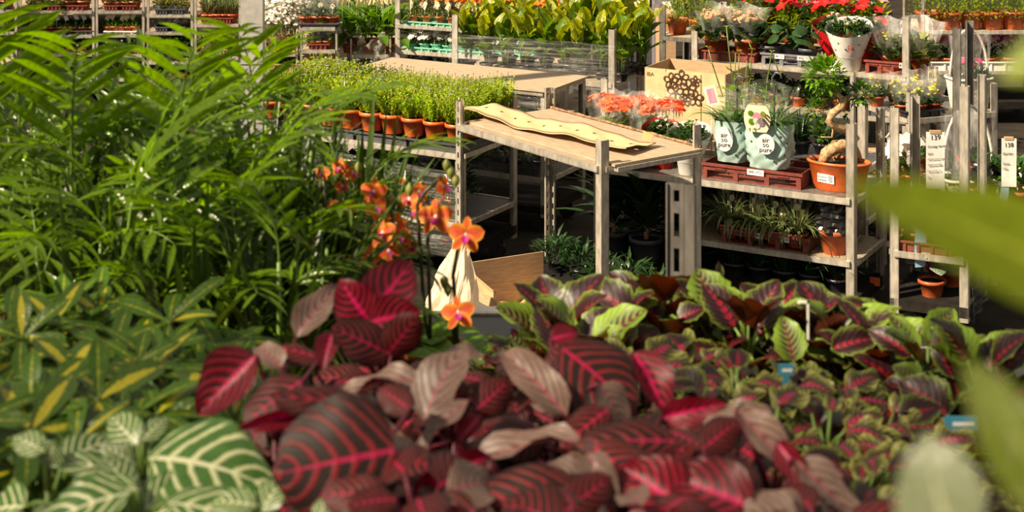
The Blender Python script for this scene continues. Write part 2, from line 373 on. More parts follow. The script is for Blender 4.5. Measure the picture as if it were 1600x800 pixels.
# ---------------------------------------------------------------- small kits
def pot_mesh(name, mat, r=.06, h=.1, rb=None, lip=.006, n=18, sx=1.0, sy=1.0):
    rb = rb or r*.74; mb = MB()
    mb.lathe([(rb*.98, 0), (rb, .002), (r*.95, h*.8), (r+lip, h*.8), (r+lip, h), (r-.003, h), (r*.93, h*.86)], n, sx=sx, sy=sy)
    mb.disc(rb*.98, .001, n, sx=sx, sy=sy); mb.disc(r*.93, h*.87, n, mi=1, sx=sx, sy=sy)
    return mb.mesh(name, mat, 'soil')
def bush_mesh(name, mats, n=160, r=.08, h=.12, L=.03, Wd=.016, z0=.08, up=.4, flowers=None, seed=1):
    """dome of small leaves on short stems"""
    q = random.Random(seed); mb = MB()
    for i in range(n):
        a = q.uniform(0, 2*PI); e = q.uniform(-.1, 1); rr = math.sqrt(max(0, 1-max(0, e)**2))*r*q.uniform(.55, 1)
        o = V((rr*math.cos(a), rr*math.sin(a), z0+h*max(-.1, e)*q.uniform(.6, 1)))
        d = V((math.cos(a)*q.uniform(.3, 1), math.sin(a)*q.uniform(.3, 1), up+q.uniform(-.3, .6))); d.x += q.uniform(-.4, .4); d.y += q.uniform(-.4, .4)
        mb.leaf(o, d, V((0, 0, 1)), L*q.uniform(.6, 1.2), Wd*q.uniform(.7, 1.2), q.randrange(len(mats)))
    for i in range(6):
        a = i*PI/3; mb.tube([(0, 0, z0*.8), (math.cos(a)*r*.5, math.sin(a)*r*.5, z0+h*.7)], .0018, 4, 0)
    return mb.mesh(name, *mats)
def flower_mesh(name, mat, n=20, r=.07, z=.2, fr=.015, dz=.03, petals=6, seed=2, tilt=.5, cone=0.0, mats2=None):
    """open flowers, each a ring of petals round a small eye"""
    q = random.Random(seed); mb = MB()
    for i in range(n):
        a = q.uniform(0, 2*PI); rr = r*math.sqrt(q.uniform(0, 1)); c = V((rr*math.cos(a), rr*math.sin(a), z+q.uniform(-dz, dz)-cone*rr))
        nrm = V((math.cos(a)*tilt+q.uniform(-.3, .3), math.sin(a)*tilt+q.uniform(-.3, .3)-.3, 1)).normalized(); x = nrm.orthogonal().normalized(); y = nrm.cross(x); a0 = q.uniform(0, 6)
        for k in range(petals):
            t = a0+2*PI*k/petals; d = (x*math.cos(t)+y*math.sin(t))
            mb.leaf(c, d+nrm*.2, nrm, fr*q.uniform(.85, 1.1), fr*4.6/petals, 0, .15)
        if mats2: mb.lathe([(fr*.22, 0), (fr*.12, fr*.2)], 5, c, 1)
        mb.tube([c-V((0, 0, .03)), c], .0012, 3, 2 if mats2 else 1, False)
    return mb.mesh(name, mat, *( [mats2] if mats2 else []), 'stemgreen')
def tuft_mesh(name, mat, n=30, L=.15, Wd=.01, z0=.09, droop=1.4, spread=.5, seed=3, r=.02):
    q = random.Random(seed); mb = MB()
    for i in range(n):
        a = q.uniform(0, 2*PI); s = q.uniform(.1, 1)*spread
        d = V((math.cos(a)*s, math.sin(a)*s, 1)); mb.blade(V((math.cos(a)*r, math.sin(a)*r, z0)), d, V((0, 0, 1)), L*q.uniform(.6, 1.1), Wd, droop*q.uniform(.5, 1.2)*s, 5)
    return mb.mesh(name, mat)
def sleeve_mesh(name, r0, r1, h, z0=0, mat='sleeve', jag=.02, n=20, seed=4):
    q = random.Random(seed); j = [q.uniform(-jag, jag) for _ in range(n)]; wv = [q.uniform(.93, 1.05) for _ in range(n)]
    mb = MB()
    def fn(p, a, i):
        k = int(round(a/(2*PI)*n)) % n
        if i == 3: p.z += j[k]
        p.x *= 1+(wv[k]-1)*i/3; p.y *= 1+(wv[k]-1)*i/3
        return p
    mb.lathe([(r0+(r1-r0)*t, z0+h*t) for t in (0, .33, .66, 1)], n, fn=fn)
    return mb.mesh(name, mat)
def tray_mesh(name, w_, d_, h, mat, t=.004, rim=.012, slots=0):
    mb = MB(); x, y = w_/2, d_/2
    mb.bx((-x, -y, 0), (x, y, t)); mb.bx((-x, -y, 0), (x, -y+t, h)); mb.bx((-x, y-t, 0), (x, y, h)); mb.bx((-x, -y, 0), (-x+t, y, h)); mb.bx((x-t, -y, 0), (x, y, h))
    mb.bx((-x-rim, -y-rim, h-.008), (x+rim, -y, h)); mb.bx((-x-rim, y, h-.008), (x+rim, y+rim, h)); mb.bx((-x-rim, -y, h-.008), (-x, y, h)); mb.bx((x, -y, h-.008), (x+rim, y, h))
    for i in range(slots):
        c = -x+(i+.5)*w_/slots; mb.bx((c-.006, -y-.008, 0), (c+.006, -y, h-.008))
    return mb.mesh(name, mat)
def card_mesh(name, mat, w_=.03, h=.05, z0=.0, tilt=0.0, round_=False):
    mb = MB(); mb.box((0, 0, -.02+z0), (.003, .002, .06), 0)
    if round_:
        b = len(mb.v)
        for yy in (-.0008, .0008):
            for k in range(14): a = 2*PI*k/14; mb.v.append(V((math.cos(a)*w_/2, yy, z0+h/2+math.sin(a)*w_/2)))
        mb.face([b+k for k in range(14)]); mb.face([b+14+k for k in range(14)][::-1])
        for k in range(14): mb.face((b+k, b+14+k, b+14+(k+1) % 14, b+(k+1) % 14))
    else: mb.box((0, 0, z0+h/2), (w_, .0016, h), 0, Matrix.Rotation(tilt, 3, 'Y'))
    return mb.mesh(name, mat)
def text_mesh(s, size, mat, align='CENTER'):
    c = bpy.data.curves.new('lettering', 'FONT'); c.body = s; c.size = size; c.align_x = align; c.align_y = 'CENTER'; c.extrude = .0003; c.resolution_u = 2
    o = bpy.data.objects.new('lettering', c); COL.objects.link(o)
    dg = bpy.context.evaluated_depsgraph_get(); me = bpy.data.meshes.new_from_object(o.evaluated_get(dg)); bpy.data.objects.remove(o)
    me.materials.clear(); me.materials.append(M[mat]); return me
# ---------------------------------------------------------------- the setting
def struct(name, me): o = ob(name, me); o['kind'] = 'structure'; return o
struct('floor', MB().bx((-14, -3, -.1), (14, 20, 0)).mesh('floor', 'concrete'))
struct('wall_back', MB().bx((-14, 19.8, 0), (14, 20, 4.5)).mesh('wall_back', 'wall'))
sn = NT('added_shade_cloth'); mx_ = sn.n('ShaderNodeMixShader', {0: .36}); sn.set(mx_.inputs[1], sn.n('ShaderNodeBsdfTransparent')); sn.set(mx_.inputs[2], sn.n('ShaderNodeBsdfDiffuse', {0: (.3, .28, .25, 1)})); sn.set(sn.out.inputs[0], mx_.outputs[0]); M['added_shade_cloth'] = sn.m
struct('added_shade_sheet', MB().bx((-7, -3, 3.9), (-1.3, 1.15, 3.905)).mesh('added_shade_sheet', 'added_shade_cloth'))  # see-through sheet added out of view to dim the sun on near plants
pil = MB(); pil.bx((-.059, -.059, 0), (.059, .059, 3.6))
p_ = W(395, 0, 9.0); po = struct('pillar', pil.mesh('pillar', 'pillar')); po.location = (p_.x, p_.y, 0); po.rotation_euler.z = .05
jm = MB(); jm.bx((-.062, -.062, 0), (.062, .062, .004)); jj = ob('joint_plate', jm.mesh('joint_plate', 'metal_dark'), po, T(0, 0, W(0, 98, 9.0).z))

# ---------------------------------------------------------------- trolleys
PC = {}
def post_mesh(h, sx, sy, w_=.042, slots=True, mat='metal'):
    k = (round(h, 3), sx, sy, w_, slots, mat)
    if k in PC: return PC[k]
    mb = MB(); t = .004
    def bx(x0, y0, z0, x1, y1, z1): mb.bx((min(sx*x0, sx*x1), min(sy*y0, sy*y1), z0), (max(sx*x0, sx*x1), max(sy*y0, sy*y1), z1))
    if slots:
        a, b = w_*.34, w_*.66
        bx(0, 0, 0, a, t, h); bx(b, 0, 0, w_, t, h); bx(0, 0, 0, t, a, h); bx(0, b, 0, t, w_, h)
        z = 0.0
        while z < h-.01:
            z1 = min(h, z+.028); bx(a, 0, z, b, t, z1); bx(0, a, z, t, b, z1); z += .056
        bx(a, 0, h-.02, b, t, h); bx(0, a, h-.02, t, b, h)
        bx(w_-.003, 0, 0, w_, .012, h); bx(0, w_-.003, 0, .012, w_, h)
    else: bx(0, 0, 0, w_, t, h); bx(0, 0, 0, t, w_, h); bx(w_-.003, 0, 0, w_, .012, h); bx(0, w_-.003, 0, .012, w_, h)
    PC[k] = mb.mesh('post', mat); return PC[k]
class Trolley:
    def __init__(s, label, P, u, L, D, ztop, shelves, base=.17, slots=False, board='wood', pw=.042, tops=None, mat='metal', name='plant_trolley', skip=(), frontrail=True):
        u = V((u[0], u[1], 0)).normalized(); s.u, s.v, s.P, s.L, s.D = u, V((-u.y, u.x, 0)), V((P[0], P[1], 0)), L, D
        s.rz = math.atan2(u.y, u.x); s.t = thing(name, label, 'trolley', s.P, s.rz)
        tops = tops or [ztop]*4
        for i, (x, y, sx, sy) in enumerate(((0, 0, 1, 1), (L, 0, -1, 1), (L, D, -1, -1), (0, D, 1, -1))):
            if i not in skip: ob('post', post_mesh(tops[i]-.1, sx, sy, pw, slots and i in (0, 3), mat), s.t, T(x, y, .1))
        ob('base_frame', MB().bx((0, 0, base-.05), (L, D, base)).mesh('base_frame', 'deck'), s.t)
        cm = MB().tube([(0, -.015, .05), (0, .015, .05)], .05, 12).bx((-.012, -.02, .05), (.012, .02, .12)).mesh('caster', 'black')
        for x in (.08, L-.08):
            for y in (.08, D-.08): ob('caster', cm, s.t, T(x, y, 0))
        for z in shelves:
            sh = ob('shelf', MB().bx((.006, .006, z-.014), (L-.006, D-.006, z)).mesh('shelf', board), s.t)
            r = MB()
            lr = ob('shelf_rail', MB().bx((.02, -.012, z-.022), (L-.02, .004, z+.004)).bx((.02, -.012, z-.024), (L-.02, .016, z-.02)).mesh('shelf_rail', mat), sh)
            ob('shelf_rail', MB().bx((.02, D-.004, z-.022), (L-.02, D+.012, z+.004)).mesh('shelf_rail', mat), sh)
            for x in (0, L): ob('shelf_rail', MB().bx((x-.008, .02, z-.022), (x+.008, D-.02, z+.002)).mesh('shelf_rail', mat), sh)
    def pt(s, x, y, z=0): return s.P+s.u*x+s.v*y+V((0, 0, z))
    def at(s, px, py, z):
        """local x, y of the photo pixel on the plane z"""
        q = Wz(px, py, z)-s.P; return q.dot(s.u), q.dot(s.v)
    def px(s, px, y=0.0):
        """local x where the column px crosses the line y deep"""
        k = (px-800)/F; o = s.P+s.v*y; return (k*o.y-o.x)/(s.u.x-k*s.u.y)

U = (.87, -.49)
# A: the table at an angle in the middle
A_, B_, C_ = V((-.274, 8.10, 0)), V((.388, 7.20, 0)), V((.874, 7.52, 0))
uA = (B_-A_).normalized(); ZA = .905
TA = Trolley('empty steel plant trolley with plywood top and torn cardboard strip', A_, (uA.x, uA.y), (B_-A_).length, .585, 1.02, [ZA], board='wood', slots=True)
TE = Trolley('steel trolley carrying the mint bags and the bonsai pot', (.41, 8.37), U, 1.35, .48, .985, [.635], tops=[.62, .985, .98, .62], board='metal_dark')
TV = Trolley('low trolley behind the mint bags carrying the printed orchid carton', (.474, 8.93), U, 1.459, .36, .97, [.66, .40], tops=[.975, .97, .6, .6], board='charcoal')
TG = Trolley('trolley with the red and white wrapped potted flowers on its upper shelf', (1.138, 10.57), (.893, -.455), 1.385, .56, 1.15, [.80, .543, .25], tops=[.98, 1.16, 1.1, 1.1])
TR = Trolley('trolley end with white wicker baskets seen behind steel posts', (2.153, 9.0), (.93, .35), .57, .6, .88, [.741, .44], tops=[.885, .90, .9, .9], board='metal_dark')
TS = Trolley('dark steel trolley at the frame edge behind the hanging price sheets', (2.25, 8.5), (.92, -.39), 1.3, .5, 1.3, [.40], tops=[1.31, 1.3, 1.3, 1.285], mat='metal_dark')
TZ = Trolley('narrow steel trolley with hanging price sheets between bonsai and wicker baskets', (1.759, 7.75), (.9, -.43), .36, .48, 1.05, [.39], tops=[1.056, 1.18, 1.16, 1.03])
TH = Trolley('low steel trolley holding the blue daisy pots', (-1.43, 9.22), (.863, -.506), 1.36, .565, .6, [.655, .30], tops=[.64, .64, .885, .885], board='charcoal')
TI = Trolley('empty trolley with brown board top behind the blue daisies', (-.99, 10.04), (.88, -.475), 1.35, .5, .83, [.814, .54, .32], tops=[.8]*4, board='charcoal')
TJ = Trolley('trolley of striped canna plants wound in stretch film', (-.398, 11.0), (.92, -.394), 1.14, .56, 1.1, [.645, .3], tops=[1.02, .99, .95, 1.0])
TJ2 = Trolley('trolley of pale green foliage with leaning dark posts', (1.02, 11.5), (.88, -.43), 1.5, .5, 1.0, [.80], tops=[1.02, 1.0, 1.0, 1.0], mat='metal_dark')
TK = Trolley('trolley rack of mint flower trays on three shelves', (-.866, 12.3), (.92, -.39), 1.35, .56, 1.4, [.765, .575, .43, .2], tops=[1.3, 1.3, 1.25, 1.25])
XL = lambda px, Y: (px-800)/F*Y
def rack(label, x0, x1, Y, zs, ztop=1.35, D=1.2, pw=.022): return Trolley(label, (XL(x0, Y), Y), (1, 0), (x1-x0)/F*Y, D, ztop, zs, slots=False, pw=pw, tops=[ztop]*4)
TL0 = rack('steel rack cut off at the frame edge beside the cactus rack', -85, 27, 13.0, [.77, .60, .43, .2])
TL1 = rack('steel rack of cacti and succulents with round tags', 29, 148, 13.2, [.737, .544, .40, .2])
TL2 = rack('steel rack of succulents with slanted cards beside the cactus rack', 149, 226, 13.2, [.737, .550, .39, .2])
TM = rack('steel rack of dark trays between succulents and cream striped plants', 229, 302, 13.0, [.735, .60, .37, .2])
TN = rack('steel rack of cream striped plants next to the concrete pillar', 303, 377, 12.8, [.69, .44, .2])
TO = rack('steel rack under the white blossom cloud right of the pillar', 412, 466, 12.6, [.50, .33], .66)
TP = rack('steel frame with three terracotta pots standing on top', 468, 528, 12.2, [.755, .59, .30], .74, .9)
TQ = rack('steel trolley of peace lilies with film over its corner', 546, 612, 12.4, [.52, .30], .64, .9)
TX = rack('steel rack far behind the striped cannas', 790, 985, 14.5, [.62, .48], 1.2, .6)
TY = rack('steel rack of wrapped plants at the top corner of the hall', 1440, 1640, 12.4, [.70, .4], 1.2, .6)

# ---------------------------------------------------------------- kits for the small pot plants
POT = pot_mesh('pot', 'terracotta', .042, .052); POTM = pot_mesh('pot', 'terracotta', .052, .066); POTO = pot_mesh('pot', 'orangepot', .066, .098, lip=.005); POTB = pot_mesh('pot', 'black', .05, .06)
POTC = pot_mesh('pot', 'charcoal', .075, .1); POTMINT = pot_mesh('pot', 'mint', .04, .045); POTL = pot_mesh('pot', 'terracotta', .08, .115)
def bk(pot, mats, fl=None, sl=None, card=None, n=150, **kw):
    out = []
    for i in range(3):
        z0 = max(v.co.z for v in pot.vertices)*.8
        p = [('pot', pot, None), ('foliage', bush_mesh('foliage', mats, n, z0=z0, seed=R.randrange(999), **kw), None)]
        if fl: p.append(('flowers', flower_mesh('flowers', fl[0], seed=R.randrange(999), **fl[1]), None))
        if sl: p.append(('sleeve', sleeve_mesh('sleeve', *sl), None))
        if card: p.append(('plant_tag', card, T(R.uniform(-.01, .01), -.03, z0+card_z)@RZ(R.uniform(-.3, .3))))
        out.append(p)
    return out
card_z = .06
CR = card_mesh('plant_tag', 'cream', .034, .04, round_=True); CS = card_mesh('plant_tag', 'cream', .036, .055, tilt=.5); CS2 = card_mesh('plant_tag', 'white', .03, .055, tilt=-.4); CW = card_mesh('plant_tag', 'white', .026, .03)
K = {}
K['cactus'] = bk(POT, ['grey_leaf', 'dark'], n=130, r=.035, h=.06, L=.022, Wd=.01, card=CR)
K['succ_card'] = bk(POT, ['bright', 'mid'], n=130, r=.05, h=.06, L=.04, Wd=.014, up=1, card=CS)
K['succ_dark'] = bk(POT, ['dark', 'mid'], n=130, r=.05, h=.06, L=.035, Wd=.014, card=CS2)
K['sedum'] = bk(POTM, ['olive', 'bright', 'grey_leaf'], n=190, r=.065, h=.09, L=.035, Wd=.016)
K['redleaf'] = bk(POTM, ['bright', 'mid'], (('f_red'), dict(n=8, r=.05, z=.15, fr=.015)), n=130, r=.055, h=.07, L=.03, Wd=.014)
K['variegsedum'] = bk(POTB, ['olive', 'grey_leaf', 'yellowleaf'], n=200, r=.07, h=.09, L=.036, Wd=.014)
K['brownsleeve'] = bk(POTB, ['olive', 'grey_leaf'], n=120, r=.05, h=.07, L=.03, Wd=.014, sl=(.05, .07, .13, .06))
K['glossy'] = bk(POTB, ['mid', 'bright'], n=70, r=.08, h=.13, L=.085, Wd=.03)
K['whiteorchid'] = bk(POTM, ['dark', 'olive'], ('f_cream', dict(n=14, r=.05, z=.17, fr=.022, dz=.04)), n=60, r=.05, h=.07, L=.06, Wd=.016)
K['lavender'] = bk(POTB, ['grey_leaf', 'dark'], ('f_mauve', dict(n=50, r=.09, z=.22, fr=.01, dz=.05)), n=150, r=.09, h=.13, L=.035, Wd=.008, up=1)
K['pinkflower'] = bk(POTM, ['mid', 'dark'], ('f_pink', dict(n=14, r=.06, z=.17, fr=.024)), n=100, r=.06, h=.08, L=.04, Wd=.02)
K['yellowflower'] = bk(POTM, ['mid', 'bright'], ('f_yellow', dict(n=16, r=.06, z=.17, fr=.02)), n=100, r=.06, h=.08, L=.04, Wd=.02)
K['whitecloud'] = bk(POTM, ['grey_leaf', 'olive'], ('f_white', dict(n=260, r=.12, z=.30, fr=.014, dz=.09)), n=120, r=.09, h=.2, L=.05, Wd=.008, up=1)
K['orangeviola'] = bk(pot_mesh('pot', 'orangepot', .032, .055), ['mid', 'olive', 'grey_leaf'], ('f_orange', dict(n=36, r=.065, z=.185, fr=.018, dz=.015)), n=150, r=.06, h=.10, L=.032, Wd=.012, card=CS)
K['whitedaisy'] = bk(POTMINT, ['mid', 'dark'], ('f_white', dict(n=17, r=.07, z=.115, fr=.027, petals=9, dz=.03, tilt=.9, mats2='f_purple')), n=110, r=.055, h=.05, L=.035, Wd=.01, card=CW)
K['purpledaisy'] = bk(POTMINT, ['mid', 'dark'], ('f_mauve', dict(n=9, r=.06, z=.115, fr=.022, petals=9, tilt=.9, mats2='f_magenta')), n=110, r=.055, h=.05, L=.035, Wd=.01, card=CW)
K['kalsleeve'] = bk(POTL, ['dark', 'mid'], ('f_salmon', dict(n=70, r=.09, z=.25, fr=.014, petals=4)), ( .085, .15, .2, .1), n=150, r=.12, h=.13, L=.075, Wd=.05)
K['kalgreen'] = bk(POTL, ['olive', 'mid'], ('f_yellow', dict(n=16, r=.08, z=.24, fr=.012, petals=4)), (.085, .19, .24, .1), n=150, r=.115, h=.13, L=.08, Wd=.055)
K['kalsmall'] = bk(POT, ['dark', 'mid'], ('f_yellow', dict(n=15, r=.035, z=.12, fr=.010, petals=4)), (.045, .075, .11, .06), n=60, r=.045, h=.055, L=.04, Wd=.028)
K['coralkal'] = bk(POTM, ['mid', 'bright'], ('f_coral', dict(n=46, r=.065, z=.235, fr=.021, petals=5, dz=.02)), (.055, .1, .2, .08), n=80, r=.075, h=.1, L=.06, Wd=.045)
K['pilea'] = bk(POTC, ['dark'], n=16, r=.1, h=.1, L=.04, Wd=.03)
K['dipladenia'] = bk(POTM, ['bright', 'yellowleaf', 'mid'], n=170, r=.11, h=.18, L=.055, Wd=.028)
K['redtop'] = bk(POTM, ['bright', 'yellowleaf'], ('f_red', dict(n=11, r=.11, z=.25, fr=.042, petals=5, dz=.04)), n=150, r=.11, h=.16, L=.055, Wd=.028)
K['pinktop'] = bk(POTM, ['bright', 'mid'], ('f_pink', dict(n=9, r=.11, z=.25, fr=.04, petals=5, dz=.04)), n=150, r=.11, h=.16, L=.055, Wd=.028)
K['palebush'] = bk(POTL, ['felicia', 'bright', 'yellowleaf'], n=420, r=.13, h=.28, L=.03, Wd=.014)
K['paleleaf'] = bk(POTM, ['olive', 'yellowleaf', 'bright'], n=60, r=.08, h=.1, L=.07, Wd=.06)
K['darkplant'] = bk(POTM, ['dark', 'mid'], None, (.05, .07, .14, .07), n=90, r=.05, h=.1, L=.04, Wd=.02, card=CR)
K['dullgreen'] = bk(POTM, ['dark', 'mid'], n=150, r=.085, h=.12, L=.055, Wd=.028, card=CW)
K['dracvar'] = [[('pot', POTM, None), ('foliage', tuft_mesh('foliage', 'varieg', 26, .15, .018, .07, 1.2, .7, s), None)] for s in (1, 2)]
K['spider'] = [[('pot', POTM, None), ('foliage', tuft_mesh('foliage', 'varieg', 90, .24, .013, .06, 2.9, 1.1, s), None), ('plant_tag', CR, T(.0, -.02, .17)), ('picture_tag', card_mesh('picture_tag', 'cream', .034, .05), T(.035, -.02, .13))] for s in (4, 5, 6)]
K['shade'] = bk(POTB, ['dark'], n=110, r=.10, h=.12, L=.08, Wd=.02)
K['grass'] = [[('pot', POTM, None), ('foliage', tuft_mesh('foliage', 'mid', 60, .24, .006, .075, .6, .4, s), None)] for s in (1, 2)]
K['ophiopogon'] = [[('pot', POTB, None), ('foliage', tuft_mesh('foliage', 'dark', 80, .18, .009, .05, 1.8, .9, s), None)] for s in (7, 8)]

def row(tr, z, kit, n, what, cat, where, x0=.06, x1=None, y=.07, tray=None, group=None, sc=1.0, jz=0.0, per=None, trayname='plant_tray', traylabel='', name='potted_plant', dz=0.006):
    """a row of pots along a shelf, in trays when the photo shows trays"""
    x1 = tr.L-.06 if x1 is None else x1
    ks = K[kit] if isinstance(kit, str) else kit
    for i in range(n):
        x = x0+(x1-x0)*(i+.5)/n
        kit_at(ks[i % len(ks)], name, f'{what}, {ORD[i]} from the left {where}', cat, tr.pt(x, y+R.uniform(-.005, .005), z+(dz if tray else 0)), tr.rz+R.uniform(-.4, .4), sc*R.uniform(.93, 1.07), group or f'{what} {where}')
    if tray:
        mat, d_, h, m = tray; wt = (x1-x0)/m
        me = tray_mesh(trayname, wt-.03, d_, h, mat, slots=4)
        for i in range(m):
            o = ob(trayname, me, None, Matrix.Translation(tr.pt(x0+wt*(i+.5), y, z)) @ RZ(tr.rz)); tag(o, f'{traylabel}, {ORD[i]} from the left {where}' if m > 1 else f'{traylabel} {where}', 'tray', f'trays {where}')

# cartons far behind the cannas
for i, (px0, px1, py0, py1, Y, mt, lb) in enumerate(((985, 1020, -30, 45, 13.2, 'charcoal', 'dark crate far behind the striped cannas'), (1022, 1052, -25, 70, 13.0, 'greyplastic', 'grey wrapped carton far behind the leaning posts'), (1030, 1056, 22, 75, 12.7, 'card', 'brown carton before the grey wrapped one'))):
    a, b = W(px0, py0, Y), W(px1, py1, Y); t = thing('stacked_carton', lb, 'box', ((a.x+b.x)/2, Y, 0)); w2 = (b.x-a.x)/2
    ob('box_body', MB().bx((-w2, 0, 0), (w2, .3, a.z)).mesh('box_body', mt), t); ob('box_lid', MB().bx((-w2-.008, -.008, a.z-.06), (w2+.008, .308, a.z+.004)).mesh('box_lid', mt), t); ob('paper_label', MB().box((w2*.3, -.010, a.z-.16), (.07, .002, .05)).mesh('paper_label', 'white'), t)
# ---------------------------------------------------------------- far racks on the left
row(TL0, .77, 'sedum', 3, 'olive succulent pot', 'plant', 'on the edge rack, upper shelf', x0=.25, tray=('charcoal', .16, .05, 1), traylabel='charcoal tray')
row(TL0, .60, 'variegsedum', 3, 'yellow green succulent', 'plant', 'on the edge rack, middle shelf', x0=.25, tray=('charcoal', .16, .05, 1), traylabel='charcoal tray')
row(TL0, .43, 'dullgreen', 3, 'shaded green plant', 'plant', 'on the edge rack, third shelf', x0=.25)
row(TL1, .737, 'variegsedum', 4, 'pale variegated succulent', 'plant', 'on the cactus rack, upper shelf', x1=.36, tray=('maroon', .15, .045, 2), traylabel='maroon tray')
row(TL1, .737, 'redleaf', 2, 'red flowering small pot', 'plant', 'past the pale succulents, upper shelf', x0=.36, tray=('maroon', .15, .045, 1), traylabel='maroon tray')
row(TL1, .544, 'cactus', 3, 'small cactus with round tag', 'cactus', 'on the cactus rack, middle shelf', x0=.07, x1=.27, tray=('maroon', .13, .035, 1), traylabel='maroon tray under cacti')
row(TL1, .544, 'succ_dark', 5, 'dark succulent with slanted white card', 'plant', 'on the cactus rack, middle shelf', x0=.27, x1=.60, tray=('charcoal', .12, .035, 2), traylabel='charcoal tray')
row(TL1, .40, 'dullgreen', 5, 'dim little plant with white tag', 'plant', 'on the cactus rack, third shelf', tray=('maroon', .15, .04, 2), traylabel='dim maroon tray')
row(TL1, .20, 'lavender', 4, 'mauve lavender pot', 'plant', 'on the cactus rack, bottom shelf', sc=1.1)
row(TL2, .737, 'sedum', 4, 'brownish succulent pot', 'plant', 'on the slanted card rack, upper shelf', tray=('maroon', .15, .045, 2), traylabel='maroon tray')
row(TL2, .550, 'succ_card', 5, 'green succulent with cream card', 'plant', 'on the slanted card rack, middle shelf', tray=('white', .12, .025, 1), traylabel='white tray')
row(TL2, .39, 'dullgreen', 3, 'shaded foliage pot', 'plant', 'on the slanted card rack, third shelf')
row(TL2, .20, 'lavender', 3, 'mauve lavender pot', 'plant', 'on the slanted card rack, bottom shelf', sc=1.1)
row(TM, .735, 'variegsedum', 4, 'pale green rosette pot', 'plant', 'on the dark tray rack, upper shelf', tray=('charcoal', .15, .045, 2), traylabel='charcoal tray')
row(TM, .60, 'brownsleeve', 4, 'small sleeved olive plant', 'plant', 'on the dark tray rack, second shelf', tray=('charcoal', .15, .04, 2), traylabel='charcoal tray')
row(TM, .37, 'glossy', 4, 'glossy bright green plant', 'plant', 'on the dark tray rack, third shelf', tray=('black', .15, .05, 1), traylabel='black tray')
row(TM, .20, 'yellowflower', 2, 'yellow flowering pot', 'plant', 'on the dark tray rack, bottom shelf', x1=.18)
row(TM, .20, 'pinkflower', 2, 'salmon pink flowering pot', 'plant', 'on the dark tray rack, bottom shelf', x0=.18)
row(TN, .69, 'dracvar', 5, 'cream striped dracaena', 'plant', 'on the rack beside the pillar, upper shelf', tray=('maroon', .15, .05, 2), traylabel='maroon tray')
row(TN, .69, 'redleaf', 4, 'red and purple flowering pot', 'plant', 'behind the cream striped dracaenas', y=.30, sc=1.6)
row(TN, .44, 'whiteorchid', 5, 'cream flowering orchid', 'orchid', 'on the rack beside the pillar, second shelf', tray=('card', .16, .06, 2), traylabel='cardboard tray')
row(TN, .20, 'dullgreen', 4, 'dim green pot', 'plant', 'on the rack beside the pillar, bottom shelf')
# right of the pillar
row(TO, .50, 'whitecloud', 3, 'white baby breath plant', 'plant', 'on the rack right of the pillar', x0=.0, x1=.26, sc=1.05)
row(TO, .50, 'whitecloud', 2, 'taller white baby breath plant', 'plant', 'behind the first ones by the pillar', x0=.0, x1=.24, y=.3, sc=1.25)
row(TO, .33, 'yellowflower', 3, 'yellow green bushy pot', 'plant', 'under the white blossom cloud', x0=.04, x1=.26, tray=('card', .15, .09, 1), traylabel='brown cardboard crate')
row(TP, .755, 'darkplant', 3, 'terracotta pot with dark sleeved plant', 'plant', 'on top of the steel frame', x0=.0, x1=.27, y=.09, sc=1.12, dz=.01)
kit_at([('tray', tray_mesh('tray', .27, .18, .03, 'charcoal'), None)], 'plant_tray', 'charcoal tray on top of the steel frame under three pots', 'tray', TP.pt(.14, .09, .757))
row(TP, .59, 'darkplant', 3, 'shaded dark plant in maroon tray', 'plant', 'on the steel frame, second shelf', sc=.8, tray=('maroon', .14, .045, 1), traylabel='maroon tray')
t = thing('printed_carton', 'small brown carton with flower print inside the steel frame', 'box', TP.pt(.145, .08, .30), TP.rz)
ob('box_body', MB().bx((-.11, 0, 0), (.11, .25, .25)).mesh('box_body', 'card'), t); om_ = MB()
for k in range(7): om_.blade(V((.01*math.sin(k*2), -.001, .06+.01*k)), V((math.sin(k*1.9), 0, 1.2)), V((0, -1, 0)), .05, .014, .1, 3)
ob('flower_print', om_.mesh('flower_print', 'brownink'), t)
fm = MB(); c3 = [W(548, 86, 12.36), W(602, 48, 12.3), W(604, 118, 12.34), W(550, 118, 12.38)]; fm.grid(lambda u, v: c3[0].lerp(c3[1], u).lerp(c3[3].lerp(c3[2], u), v)+V((0, .02*math.sin(u*17+v*9), .01*math.sin(u*23))), 20, 10, smooth=False)
tag(ob('stretch_film', fm.mesh('stretch_film', 'bag'), None), 'loose triangle of clear film pulled over the peace lily trolley', 'film')
# spathiphyllum
def spath_kit(seed):
    q = random.Random(seed); parts = [('pot', POTM, None)]
    for i in range(22):
        a = q.uniform(0, 2*PI); e = q.uniform(.1, 1.2); o = V((math.cos(a)*.03, math.sin(a)*.03, .1)); d = V((math.cos(a), math.sin(a), e*1.6)).normalized(); s = q.uniform(.1, .2); o2 = o+d*s
        parts.append(('leaf', q.choice(LM['spath']), frame(o2, d, V((0, 0, 1)), q.uniform(.2, .28), q.uniform(.2, .28))))
    st = MB()
    for i in range(14): a = q.uniform(0, 6.3); st.tube([(0, 0, .08), (math.cos(a)*.12, math.sin(a)*.12, .26)], .003, 4)
    parts.append(('stem', st.mesh('stem', 'stemgreen'), None))
    for i in range(6):
        a = q.uniform(0, 6.3); o = V((math.cos(a)*.09, math.sin(a)*.09, .36+q.uniform(0, .06)))
        fl = MB(); fl.blade(V((0, 0, 0)), V((.3, -.2, 1)), V((0, -1, 0)), .105, .05, .3, 5, 0, .5, lambda u: prof_ovate(u)); fl.tube([(0, 0, -.28), (0, 0, 0)], .0025, 4, 1); fl.tube([(0, -.006, .01), (.008, -.012, .045)], .004, 5, 0)
        parts.append(('flower', fl.mesh('flower', 'f_cream', 'stemgreen'), Matrix.Translation(o)))
    return parts
